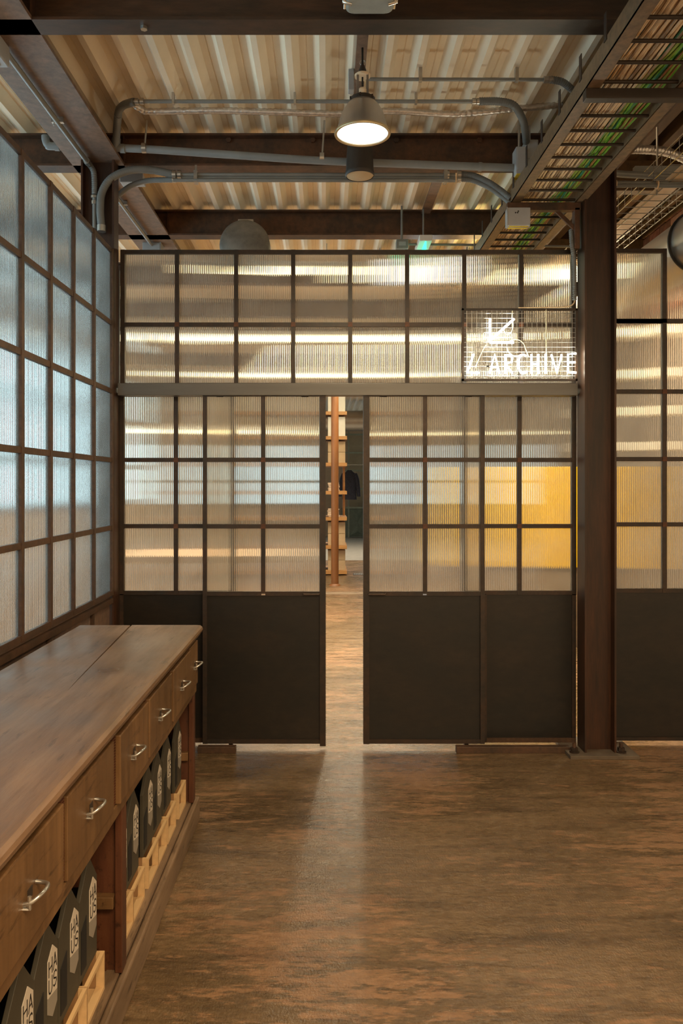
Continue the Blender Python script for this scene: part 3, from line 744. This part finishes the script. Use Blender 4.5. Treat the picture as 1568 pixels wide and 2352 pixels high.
while k < 6.6:
    link('hanger_tab', tb, tr, (TL, k, TZ)); k += .285
def cable(mat, label, group, path, r):
    o = MB().tube(smooth(path, 3), r, 6).build('cable', M[mat]); return tag(o, label, 'cable', group)
def tray_path(xa, lvl, jitter, r, xmin=TL + .07, xmax=TR - .015, y0=2.0, y1=6.9):
    pts = []; y = y0 + random.uniform(0, .1); xx = xa
    while y < y1:
        xx += random.gauss(0, jitter); xx += (xa - xx) * .25
        pts.append((min(max(xx, xmin), xmax), y, TZ + .022 + r + lvl * .0125 + random.uniform(0, .005)))
        y += .1425 * 1.5
    return pts
for i in range(40):
    t = i / 40; c_ = 'beige' if random.random() < .72 else 'taupe'
    cable('cable_beige' if c_ == 'beige' else 'cable_taupe', 'beige cable in the bundle along the middle of the tray' if c_ == 'beige' else 'brownish-grey cable in the bundle along the tray',
          c_ + ' cables in the tray', tray_path(TL + .075 + t * .155, i % 3, .006, .0052), random.uniform(.0042, .0062))
for i in range(22):
    t = i / 22; c_ = random.choice(['green', 'green', 'lime', 'teal'])
    cable('cable_' + c_, {'green': 'green cable in the bundle on the right of the tray', 'lime': 'yellow-green cable in the bundle on the right of the tray', 'teal': 'blue-green cable in the bundle on the right of the tray'}[c_],
          c_ + ' cables in the tray', tray_path(TL + .235 + t * .085, i % 3, .012, .006), random.uniform(.005, .0078))
for i, (c_, lb) in enumerate((('red', 'red cable wandering across the top of the tray'), ('copper', 'thin copper-brown cable along the tray edge'), ('black', 'black cable along the left of the tray beside the white trunking'), ('copper', 'thin copper-brown wire near the right tray rail'), ('red', 'short red cable among the green ones'))):
    cable('cable_' + c_, lb, None, tray_path((1.19, 1.34, 1.078, 1.36, 1.25)[i], 3 if c_ == 'red' else 0, .025 if c_ == 'red' else .006, .005), .0042)
o = MB().box(TL + .010, TL + .045, 2.0, 4.1, TZ + .022, TZ + .035).build('white_trunking', M['white']); tag(o, 'flat white trunking strip along the left side of the tray', 'trunking')
# supports of the tray
st = empty('tray_strut', 'dark steel channel carrying the cable tray, nearest the viewer', 'strut')
MB().box(TL + .0, 2.0, 3.105, 3.146, TZ - .042, TZ - .001).build('channel', M['rung'], st, .002)
for xx in (1.06, 1.44):
    pass
MB().tube([(1.52, 3.125, TZ - .04), (1.52, 3.125, BT)], .006, 8).build('threaded_rod', M['galv'], st)
bk = empty('tray_bracket', 'brown angle-steel bracket with a brace holding the tray off the column', 'bracket')
z_ = Z(467, 4.38)
MB().box(X(1163, 4.38), X(1331, 4.38), 4.36, 4.40, z_ - .045, z_ - .001).build('arm', M['beam'], bk, .002)
MB().box(X(1317, 4.38), X(1329, 4.38), 4.36, 4.41, Z(572, 4.38), z_ - .03).build('upright', M['beam'], bk, .002)
a = Vector(P(1274, 487, 4.38)); b_ = Vector(P(1318, 530, 4.38)); n_ = Vector((.018, 0, .018))
mb = MB(); d = .006
q = [a, a + Vector((.03, 0, 0)), b_ + Vector((0, 0, .03)), b_]
mb.add([(p_.x, 4.374, p_.z) for p_ in q] + [(p_.x, 4.386, p_.z) for p_ in q], [(0, 1, 2, 3), (7, 6, 5, 4), (0, 4, 5, 1), (1, 5, 6, 2), (2, 6, 7, 3), (3, 7, 4, 0)])
mb.build('brace', M['beam'], bk)
jb = empty('junction_box', 'grey switch box with a yellow-lit underside below the tray bracket', 'junction box')
a = P(1165, 476, 4.30); b_ = P(1218, 518, 4.30)
MB().box(a[0], b_[0], 4.30, 4.358, b_[2], a[2]).build('case', M['boxgrey'], jb, .004)
MB().box(a[0] + .012, b_[0] - .01, 4.305, 4.35, b_[2] - .003, b_[2]).build('lit_underside', M['underside_lit'], jb)
MB().tube(smooth([(a[0] - .002, 4.297, a[2]), (a[0] - .004, 4.295, b_[2] - .012), (b_[0] - .005, 4.295, b_[2] - .012), (b_[0] - .005, 4.297, b_[2] + .008)], 1), .003, 6).build('wire_guard', M['galv'], jb)
for dx_ in (.045, .06, .056):
    MB().tube([(a[0] + dx_, 4.2985, a[2] - .03 - (dx_ > .058) * -.008), (a[0] + dx_, 4.30, a[2] - .03 - (dx_ > .058) * -.008)], .004, 8).build('screw_hole', M['black'], jb)
for i, (q0, q1, q2, q3, lb) in enumerate(((1185, 336, 1203, 398, 'slim grey isolator box with yellow-lit underside at the end of the long pipe'), (1207, 320, 1236, 372, 'grey isolator box with yellow-lit underside under the curved conduit by the tray'))):
    jb = empty('isolator_box', lb, 'junction box')
    yy = 4.24 + i * .06
    a = P(q0, q1, yy); b_ = P(q2 + (8 if i == 0 else 0), q3, yy)
    MB().box(a[0], b_[0], yy, yy + .09, b_[2], a[2]).build('case', M['boxgrey'], jb, .004)
    MB().box(a[0] + .004, b_[0] - .004, yy + .003, yy + .085, b_[2] - .003, b_[2]).build('lit_underside', M['underside_lit'], jb)
    MB().box(a[0] + .006, b_[0] - .006, yy - .003, yy, b_[2] + .02, a[2] - .01).build('cover', M['boxgrey'], jb, .002)
    MB().tube([((a[0] + b_[0]) / 2, yy + .06, a[2] - .01), ((a[0] + b_[0]) / 2, yy + .06, DK)], .007, 8).build('support_rod', M['galv'], jb)

# ---------------------------------------------------------------- conduits and pipes
def ringed(path, r, pitch=.011, amp=.10):
    pts = smooth(path, 24); rs = []; s_ = 0
    for i, p_ in enumerate(pts):
        if i: s_ += (Vector(p_) - Vector(pts[i - 1])).length
        rs.append(r * (1 + amp * math.sin(2 * PI * s_ / pitch)))
    return pts, rs
def coupling(parent, p0, p1, r, mat='galv', name='coupling'):
    return MB().tube([p0, p1], r, 12).build(name, M[mat], parent)
# A: long grey plastic pipe with T-piece
pa = empty('plastic_pipe', 'long grey plastic pipe sloping across below the pendant lamp', 'pipe')
yA = 4.30
A = [P(104, 312, yA), P(105, 322, yA), P(110, 333, yA), P(122, 336, yA), P(220, 338, yA), P(340, 343, yA)]
A2 = A[:-1] + [P(340, 343, yA), P(520, 355, yA), P(735, 369, yA), P(940, 377, yA), P(1186, 386, yA)]
MB().tube(smooth(A2, 8), .021, 14).build('pipe_run', M['plastic'], pa)
for (a0, a1, yy) in ((126, 137, 336), (243, 254, 339), (276, 287, 341), (1098, 1106, 383)):
    coupling(pa, P(a0, yy, yA), P(a1, yy + .3, yA), .0245, 'plastic')
MB().tube(smooth([P(266, 340, yA), P(268, 300, yA - .06), P(271, 264, 4.11)], 6), .0205, 14).build('riser', M['plastic'], pa)
coupling(pa, P(266, 334, yA), P(267, 318, yA), .0245, 'plastic')
for (px, p0, p1) in ((333, 247, 350), (741, 252, 372)):
    top_ = P(px + 4, p0, yA); bot_ = P(px - 2, p1, yA)
    MB().tube([(top_[0], yA, DK), (bot_[0], yA, bot_[2])], .0055, 8).build('hanger_rod', M['galv'], pa)
    MB().tube([(bot_[0] - .012, yA, bot_[2] + .023), (bot_[0] + .012, yA, bot_[2] + .023)], .0275, 14).build('clamp', M['galv'], pa)
# B: conduit along the deck
pb = empty('conduit_pipe', 'grey conduit along the deck behind the lamp, curving down at both ends', 'pipe')
yB = 4.0
MB().tube(smooth([P(271, 264, 4.11), P(274, 252, 4.08), P(285, 241, 4.04), P(308, 234, yB)], 8), .020, 14).build('flexible_end', M['flex'], pb)
MB().tube([P(306, 233, yB), P(1100, 233, yB)], .0095, 12).build('conduit_run', M['conduit'], pb)
for a0 in (314, 326, 1088, 1098): coupling(pb, P(a0 - 4, 233, yB), P(a0 + 4, 233, yB), .0165)
pts, rs = ringed([P(1100, 233, yB), P(1145, 233, yB), P(1180, 243, yB + .02), P(1200, 275, yB + .10), P(1206, 305, yB + .2), P(1208, 326, yB + .30)], .019, .012, .06)
MB().tube(pts, rs, 14).build('flexible_end', M['flex'], pb)
for px in (398, 677, 955): 
    q = P(px, 233, yB); MB().box(q[0] - .006, q[0] + .006, yB - .013, yB + .013, q[2] - .013, DK).build('strap_clip', M['galv'], pb)
# C: foil flexible duct
pts, rs = ringed([P(300, 236, 4.02), P(322, 250, 4.06), P(345, 256, 4.1), P(480, 254, 4.1), P(620, 257, 4.1), P(790, 261, 4.1), P(900, 255, 4.1), P(1030, 262, 4.1), P(1090, 259, 4.1), P(1180, 250, 4.1), P(1290, 241, 4.12)], .0165, .03, .10)
o = MB().tube(pts, rs, 10).build('foil_hose', M['foil']); tag(o, 'crinkled silver foil hose running along the deck below the conduit', 'hose')
# D: upper right conduit
pd_ = empty('conduit_pipe', 'thin conduit on the right of the lamp, highest one on the deck', 'pipe')
yD_ = 3.76
MB().tube([P(846, 182, yD_), P(1250, 183, yD_)], .0085, 12).build('conduit_run', M['conduit'], pd_)
for a0 in (1253, 1264): coupling(pd_, P(a0 - 5, 183, yD_), P(a0 + 5, 183, yD_), .016)
pts, rs = ringed([P(1264, 183, yD_), P(1290, 188, yD_ + .02), P(1310, 203, yD_ + .06), P(1330, 222, yD_ + .1)], .0165, .012, .06)
MB().tube(pts, rs, 12).build('flexible_end', M['flex'], pd_)
for px in (965, 1186):
    q = P(px, 182, yD_); MB().box(q[0] - .008, q[0] + .008, yD_ - .012, yD_ + .012, q[2] - .012, DK).build('strap_clip', M['galv'], pd_)
MB().box(X(800, yD_), X(813, yD_), yD_ + .0, yD_ + .05, Z(205, yD_), DK).build('end_box', M['boxgrey'], pd_, .003)
# E: bundle under the roof beam
yE = 4.45
pe = empty('conduit_bundle', 'three grey conduits clamped together under the rusty roof beam', 'pipe')
for dy_, dz_ in ((0, 402), (.01, 409), (-.02, 415)):
    MB().tube([P(398, dz_ - 1, yE + dy_), P(1045, dz_ - 1 + .5, yE + dy_)], .0105, 12).build('conduit_run', M['conduit'], pe)
for a0 in (400, 412, 1027, 1054):
    coupling(pe, P(a0 - 4, 401, yE), P(a0 + 4, 401, yE), .024); 
    if a0 in (400, 1054): coupling(pe, P(a0 - 4, 413, yE), P(a0 + 4, 413, yE), .017)
for px in (450, 1022):
    q = P(px, 408, yE); MB().box(q[0] - .010, q[0] + .010, yE - .028, yE + .024, q[2] - .032, q[2] + .034).box(q[0] - .006, q[0] + .006, yE - .006, yE + .006, q[2] + .034, BT).build('clamp', M['galv'], pe)
pts, rs = ringed([P(233, 522, 4.36), P(230, 480, 4.36), P(235, 440, 4.37), P(258, 408, 4.38), P(300, 391, 4.40), P(350, 391, 4.43), P(398, 401, yE)], .021, .012, .04)
MB().tube(pts, rs, 14).build('flexible_end', M['flex'], pe)
coupling(pe, P(233, 532, 4.36), P(233, 518, 4.36), .026)
pts, rs = ringed([P(272, 448, 4.53), P(300, 427, 4.51), P(340, 415, 4.49), P(398, 413, yE)], .015, .012, .04)
MB().tube(pts, rs, 12).build('flexible_end', M['flex'], pe)
for (ya, dd) in ((401, 0), (412, .006)):
    pts, rs = ringed([P(1056, ya, yE), P(1085, ya + 3, yE), P(1120, ya + 18, yE - .02), P(1150, ya + 38, yE - .04), P(1172, ya + 56, yE - .06)], .019 - dd, .012, .05)
    MB().tube(pts, rs, 12).build('flexible_end', M['flex'], pe)
# junction box on the left end of the bundle
o = MB().box(X(275, 4.56), X(328, 4.56), 4.56, 4.64, Z(418, 4.56), BT).build('junction_box', M['boxgrey'], None, .004); tag(o, 'pale grey junction box under the beam behind the curved hose at left', 'junction box')
# F: conduit fixed under the left girder
pf_ = empty('conduit_pipe', 'conduit clipped under the wide left girder from the corner box', 'pipe')
zF = BT - .022
XF = -1.335
MB().tube([(XF, 3.25, zF), (XF, 4.36, zF)], .0125, 12).build('conduit_run', M['conduit'], pf_)
pts, rs = ringed([(XF, 4.36, zF), (XF + .004, 4.40, zF - .006), P(215, 395, 4.385), P(217, 420, 4.385), P(217, 447, 4.385)], .0155, .012, .06)
MB().tube(pts, rs, 12).build('flexible_end', M['flex'], pf_)
coupling(pf_, (XF, 4.33, zF), (XF, 4.365, zF), .018)
coupling(pf_, P(217, 450, 4.385), P(217, 456, 4.385), .021); coupling(pf_, P(217, 462, 4.385), P(217, 470, 4.385), .018)
MB().tube([P(217, 455, 4.385), P(217, 525, 4.385)], .012, 12).build('conduit_run', M['conduit'], pf_)
MB().box(XF - .03, XF + .03, 3.86, 3.88, zF - .004, BT).tube([(XF - .02, 3.87, zF - .018), (XF - .02, 3.87, zF + .02)], .004, 6).build('clip', M['galv'], pf_)
# G: the same beyond the partition
pg = empty('conduit_pipe', 'conduit clipped under the left girder beyond the corner column', 'pipe')
MB().tube([(XF + .02, 4.62, zF), (XF + .02, 5.85, zF)], .0125, 12).build('conduit_run', M['conduit'], pg)
MB().box(XF - .015, XF + .055, 5.0, 5.02, zF - .004, BT).build('clip', M['galv'], pg)
jb = empty('junction_box', 'small grey box under the left girder just above the partition', 'junction box')
MB().box(XF - .05, XF + .09, 5.86, 5.98, BT - .075, BT).build('case', M['boxgrey'], jb, .004)
MB().box(XF - .04, XF + .08, 5.857, 5.86, BT - .065, BT - .01).build('cover', M['boxgrey'], jb)
jb = empty('junction_box', 'white box fixed to the girder in the top left corner', 'junction box')
MB().box(-1.53, -1.32, 3.08, 3.25, BT - .085, BT).build('case', M['boxgrey'], jb, .006)
MB().box(-1.50, -1.35, 3.10, 3.23, BT - .091, BT - .085).build('cover', M['boxgrey'], jb, .004)
MB().tube([(-1.355, 3.245, BT - .035), (-1.355, 3.256, BT - .035)], .022, 14).build('cable_entry', M['black'], jb)
# H: conduits to the right of the tray
o = MB().tube(smooth([P(1372, 392, 4.62), P(1420, 399, 4.62), P(1500, 404, 4.62), P(1640, 414, 4.62)], 6), .0195, 12).build('conduit_pipe', M['conduit']); tag(o, 'grey pipe passing right behind the column top', 'pipe')
hb = empty('cable_loom', 'ribbed grey hoses tied together running right below the grey pipe', 'hose')
pts, rs = ringed([P(1348, 436, 4.56), P(1380, 430, 4.56), P(1440, 426, 4.56), P(1640, 427, 4.56)], .012, .010, .10); MB().tube(pts, rs, 10).build('hose', M['flex'], hb)
pts, rs = ringed([P(1345, 431, 4.58), P(1390, 423, 4.58), P(1440, 421, 4.58), P(1640, 421, 4.58)], .014, .010, .05); MB().tube(pts, rs, 10).build('hose', M['conduit'], hb)
for px in (1412, 1508):
    q = P(px, 424, 4.57); MB().tube([(q[0] - .004, 4.57, q[2]), (q[0] + .004, 4.57, q[2])], .027, 12).build('cable_tie', M['cable_beige'], hb)
pts, rs = ringed([P(1400, 330, 4.5), P(1430, 342, 4.6), P(1470, 343, 4.7), P(1520, 347, 4.8), P(1560, 360, 4.9), P(1640, 400, 5.0)], .026, .03, .08)
o = MB().tube(pts, rs, 12).build('foil_hose', M['foil']); tag(o, 'shiny foil hose snaking right above the wire basket', 'hose')
# flex hose to the sign
fh = empty('sign_cable', 'grey ribbed hose coming down beside the column to feed the neon sign', 'cable')
pts, rs = ringed([P(1311, 528, 4.40), P(1313, 560, 4.385), P(1318, 600, 4.38), P(1319, 660, 4.38), P(1319, 690, 4.38)], .012, .012, .12)
MB().tube(pts, rs, 12).build('ribbed_hose', M['flex'], fh)
MB().tube(smooth([P(1319, 688, 4.38), P(1317, 697, 4.38), P(1304, 704, 4.38), P(1270, 706, 4.385), P(1190, 707, 4.387)], 6), .0035, 8).build('lead', M['cable_beige'], fh)
# wire basket
wk = empty('wire_basket_tray', 'galvanised wire basket tray at the upper right behind the column', 'cable tray')
def Bp(u, v): return (1.92 + u * .36, v)
zb = 3.28
mb = MB()
for u in (0, .33, .66, 1): mb.tube([(1.90 + u * .33, 3.6, zb), (1.90 + u * .33, 6.3, zb)], .0028, 5)
for u in (0, 1):
    for v in (.05, .10): mb.tube([(1.90 + u * .33, 3.6, zb + v), (1.90 + u * .33, 6.3, zb + v)], .0028, 5)
mb.build('long_wires', M['galv'], wk)
uw = MB().tube([(1.90, 0, zb + .105), (1.90, 0, zb - .004), (2.23, 0, zb - .004), (2.23, 0, zb + .105)], .0028, 5).mesh('cross_wire', M['galv'])
k = 3.65
while k < 6.25: link('cross_wire', uw, wk, (0, k, 0)); k += .11
bs = MB().box(2.00, 2.10, 3.6, 6.3, zb + .004, zb + .03).build('cable_ribbon', M['cable_beige']); tag(bs, 'pale beige strip lying in the wire basket tray', 'cable')
bh = empty('basket_hanger', 'grey channel hanger carrying the wire basket tray', 'strut')
MB().box(1.86, 2.9, 4.70, 4.74, zb + .11, zb + .15).build('channel', M['conduit'], bh)
MB().tube([(2.0, 4.72, zb - .02), (2.0, 4.72, zb + .45)], .006, 8).build('threaded_rod', M['galv'], bh)
MB().tube([(2.6, 4.72, zb + .1), (2.6, 4.72, zb + .45)], .006, 8).build('threaded_rod', M['galv'], bh)
# round duct through the partition
du = empty('round_duct', 'large round galvanised duct at the right edge above the partition', 'duct')
dcx, dcz = X(1607, 4.5), Z(556, 4.5)
MB().lathe([(.175, 3.3), (.175, 12.0)], dcx, dcz, 40, 'y').build('duct_run', M['duct'], du)
MB().lathe([(.176, 4.28), (.184, 4.285), (.184, 4.315), (.176, 4.32)], dcx, dcz, 40, 'y').build('seam_ring', M['galv'], du)
MB().lathe([(.177, 4.488), (.19, 4.488), (.19, 4.50), (.177, 4.50)], dcx, dcz, 40, 'y').build('rubber_collar', M['rubber'], du)

# ---------------------------------------------------------------- the shop beyond the partition
pp = empty('round_post', 'orange-brown round post seen through the gap between the doors', 'post')
MB().tube([(.122, 11.6, 0), (.122, 11.6, DK)], .056, 20).build('shaft', M['orange'], pp)
MB().lathe([(.056, .03), (.075, .02), (.085, 0)], .122, 11.6, 20).build('foot', M['orange'], pp)
sh = empty('shelving_unit', 'pine shelving stacked with cartons seen through the door gap', 'shelves')
lv = [.02, .435, .907, 1.34, 1.81, 2.25, 2.66]
for z in lv: MB().box(-1.4, .335, 12.9, 13.7, z, z + .055).build('shelf_board', M['shelf'], sh)
for xx in (-1.38, -.5):
    for yy in (12.93, 13.62): MB().box(xx, xx + .04, yy, yy + .04, 0, 3.1).build('post', M['shelf'], sh)
MB().box(.28, .32, 13.62, 13.66, 0, 3.1).build('post', M['shelf'], sh)
LBL = ['lowest shelf', 'second shelf up', 'third shelf up', 'fourth shelf up', 'fifth shelf up', 'sixth shelf up', 'topmost shelf']
for i, z in enumerate(lv):
    nxt = lv[i + 1] if i < 6 else 3.15
    hh = nxt - z - .055
    if i in (2, 3):
        for k, xx in enumerate((-.55, -.12, .12)):
            g = MB(); zz = z + .055
            for q_ in range(5):
                dx_ = random.uniform(-.01, .01); g.box(xx - .10 + dx_, xx + .09 + dx_, 13.0, 13.4, zz, zz + .026); zz += .028
            tag(g.build('folded_clothes', M['cloth'], None, .008), 'pile of folded cream clothes on the %s, %s' % (LBL[i], ('behind the left door', 'behind the orange post', 'right of the orange post')[k]), 'clothes', 'folded clothes on the shelving')
        continue
    wds = [(-.95, -.56), (-.46, -.02), (.02, .31)]
    for k, (a, b_) in enumerate(wds):
        tiers = 2 if (i in (0, 1, 4)) else 1
        for t in range(tiers):
            h0 = z + .055 + t * (hh * .47); h1 = h0 + hh * (.46 if tiers == 2 else .93)
            c0 = empty('carton', ('white' if i >= 5 else 'brown') + ' carton on the %s, %s%s' % (LBL[i], ('left stack', 'middle stack', 'right stack')[k], '' if tiers == 1 else (', under another', ', on top of another')[t]), 'carton', 'cartons on the shelving')
            MB().box(a, b_, 13.0, 13.5, h0, h1).build('box_body', M['cardwhite'] if i >= 5 else M['card'], c0, .004)
            MB().box((a + b_) / 2 - .025, (a + b_) / 2 + .025, 12.998, 13.0, h0, h1).build('tape', M['card'] if i >= 5 else M['cardwhite'], c0)
gs = empty('glazed_screen', 'green steel screen with glass squares at the far end of the shop', 'screen')
for j, z in enumerate((Z(1166, 22), Z(1123, 22), Z(1081, 22), Z(1040, 22), Z(998, 22))):
    MB().box(.45, 1.5, 21.98, 22.02, z - .025, z + .025).build('cross_bar', M['greenbar'], gs)
for xx in (.46, .62, 1.1, 1.5):
    MB().box(xx - .02, xx + .02, 21.975, 22.025, 0, Z(985, 22)).build('upright', M['greenbar'], gs)
MB().box(.42, 1.5, 22.0, 22.02, .02, Z(1166, 22)).build('steel_panel', M['greensteel'], gs)
q = [(.64, 21.97, .08), (1.08, 21.97, .08), (.86, 21.93, .42)]
for tri in (((.66, .06), (1.08, .06), (.87, .42)), ((.66, .80), (.87, .42), (1.08, .80))):
    MB().add([(a, 21.985, b_) for a, b_ in tri] + [((tri[0][0] + tri[1][0] + tri[2][0]) / 3, 21.95, (tri[0][1] + tri[1][1] + tri[2][1]) / 3)], [(0, 1, 3), (1, 2, 3), (2, 0, 3)]).build('pressed_fold', M['greensteel'], gs)
for (a, b_) in ((.64, 1.08),):
    for j in range(4):
        zz = [Z(1166, 22), Z(1123, 22), Z(1081, 22), Z(1040, 22), Z(998, 22)]
        MB().box(a, b_, 22.0, 22.006, zz[j] + .025, zz[j + 1] - .025).build('pane', M['glass'], gs)
ja = empty('hanging_jacket', 'dark jacket hanging at the end of the shop beside the green screen', 'jacket')
jx, jy = .60, 20.6
def ring(mb, secs, seg=14):
    vs = []; n = len(secs)
    for (cx0, z, rx, ry) in secs:
        for k in range(seg):
            a = 2 * PI * k / seg; vs.append((cx0 + rx * math.cos(a), jy + ry * math.sin(a), z))
    fs = [(i * seg + k, i * seg + (k + 1) % seg, (i + 1) * seg + (k + 1) % seg, (i + 1) * seg + k) for i in range(n - 1) for k in range(seg)]
    mb.add(vs, fs, True); return mb
ring(MB(), [(jx, 1.10, .19, .08), (jx, 1.35, .18, .085), (jx, 1.62, .19, .08), (jx, 1.78, .17, .065), (jx, 1.84, .09, .05), (jx, 1.88, .055, .045)]).build('body', M['denim'], ja)
for s in (-1, 1):
    ring(MB(), [(jx + s * .25, 1.18, .045, .05), (jx + s * .23, 1.40, .055, .055), (jx + s * .19, 1.66, .065, .06), (jx + s * .15, 1.80, .05, .05)]).build('sleeve', M['denim'], ja)
MB().tube([(jx, jy, 1.86), (jx, jy, 1.97), (jx, jy, 2.02)], .006, 6).build('hanger_hook', M['galv'], ja)
rl = empty('clothes_rail', 'thin clothes rail carrying the dark jacket', 'rail')
MB().tube([(.2, jy, 2.02), (1.3, jy, 2.02)], .012, 8).build('bar', M['galv'], rl)
for xx in (.2, 1.3): MB().tube([(xx, jy, 0), (xx, jy, 2.02)], .012, 8).build('leg', M['galv'], rl)
vd = MB().lathe([(.25, -.2), (.25, 2.9)], 19.0, 3.05, 28, 'y')
vd.v = [(v[1], v[0], v[2]) for v in vd.v]; vd.f = [tuple(reversed(f)) for f in vd.f]
o = vd.build('ventilation_duct', M['duct'])
for xx in (-.1, .9, 2.0): MB().box(xx - .015, xx + .015, 18.99, 19.01, 3.25, DK + .08).build('hanger_strap', M['galv'], o)
tag(o, 'round duct crossing under the roof at the far end of the shop', 'duct')
dg = empty('floor_drain', 'small metal floor grate on the shop floor by the right door edge', 'grate')
MB().box(.44, .66, 12.9, 13.15, 0, .006).build('frame', M['lampdark'], dg)
for k in range(7): MB().box(.46 + k * .028, .475 + k * .028, 12.92, 13.13, .006, .011).build('grate_bar', M['galv'], dg)
o = MB().box(-1.0, 1.2, 10.65, 10.9, 0, .004).build('floor_strip', M['brownwood']); tag(o, 'flat brown strip across the shop floor beyond the door gap', 'floor strip')
o = MB().box(-3.1, 3.0, 15.4, 22.5, 0, .004).build('floor_screed', M['screed']); tag(o, kind='structure')
# yellow cabinet on a brown stand seen blurred through the right-hand panes
yc = empty('yellow_cabinet', 'bright yellow cabinet on a brown base, blurred behind the right-hand panes', 'cabinet')
MB().box(1.45, 2.98, 7.22, 7.7, .0, .734).build('base', M['brownwood'], yc, .004)
for k in range(3): MB().box(1.48 + k * .50, 1.48 + k * .50 + .49, 7.2, 7.7, .739, 1.67).build('door_panel', M['yellow'], yc, .004)
ws = empty('band_boards', 'white boards added for light bands, blurred behind the right-hand panes above the yellow cabinet', 'shelves')  # invented boards, added to give light bands in the right panes
for z in (1.80, 2.10, 2.42, 2.78, 3.10): MB().box(2.42, 3.0, 6.62, 6.86, z, z + .07).build('shelf_board', M['white'], ws)  # added boards for the light bands, not real shelves
for xx in (2.5, 2.93): MB().box(xx, xx + .03, 6.86, 6.89, 1.75, 3.2).build('upright', M['brownwood'], ws)
# low benches and a stack of shelving give the tan bands low behind the doors
tb_ = empty('packing_table', 'pale wooden packing table blurred behind the left-hand panes', 'table')
MB().box(-2.2, -.45, 7.0, 7.8, .80, .86).build('table_top', M['brownwood'], tb_)
for xx in (-2.15, -.55):
    for yy in (7.05, 7.7): MB().box(xx, xx + .06, yy, yy + .06, 0, .80).build('leg', M['card'], tb_)
s_ = empty('strip_lamp', 'long strip lamp running away from the door gap under the shop roof', 'lamp')
MB().box(.34, .66, 9.7, 12.1, 3.252, 3.30).build('housing', M['white'], s_)
MB().box(.40, .60, 9.75, 12.05, 3.22, 3.252).build('tube', M['tube_bright'], s_)
for yy in (10.3, 11.6): MB().tube([(.5, yy, 3.30), (.5, yy, DK)], .005, 6).build('hanging_wire', M['galv'], s_)
fd = empty('flood_lamp', 'square white flood lamp glaring behind the upper panes under the exit sign', 'lamp')
q = P(978, 622, 6.2)
MB().box(q[0] - .13, q[0] + .13, 6.2, 6.26, q[2] - .12, q[2] + .12).build('housing', M['white'], fd, .006)
MB().box(q[0] - .11, q[0] + .11, 6.19, 6.2, q[2] - .10, q[2] + .10).build('glass', M['flood'], fd)
MB().tube([(q[0], 6.24, q[2] + .12), (q[0], 6.24, DK)], .008, 8).build('stem', M['galv'], fd)
# strip lamps under the shop ceiling
for i, (yy, zz, x0, x1, wd) in enumerate(((6.45, 3.30, .35, 2.9, .34), (6.45, 3.30, -.9, .1, .10), (9.3, 3.28, -2.6, 2.9, .22), (12.3, 3.25, -2.6, 2.9, .16), (11.2, 2.28, -3.0, -.9, .2), (15.2, 2.62, -3.1, -.4, .12), (15.2, 2.50, 1.2, 2.9, .12))):
    s_ = empty('strip_lamp', ['short wide strip lamp glowing behind the upper panes near the neon sign', 'slim strip lamp glowing behind the upper panes near the drum', 'strip lamp glowing behind the second row of panes',
               'far strip lamp glowing just above the door track', 'low strip lamp glowing behind the far left panes', 'slim far strip lamp behind the left door', 'slim far strip lamp behind the right door'][i], 'lamp')
    MB().box(x0, x1, yy, yy + wd, zz + .012, zz + .06).build('housing', M['white'], s_)
    MB().box(x0 + .02, x1 - .02, yy - .006, yy + wd - .01, zz - .03, zz + .012).build('tube', M['tube'], s_)
    for xx in (x0 + .1, x1 - .1): MB().tube([(xx, yy + wd / 2, zz + .06), (xx, yy + wd / 2, DK)], .005, 6).build('hanging_wire', M['galv'], s_)
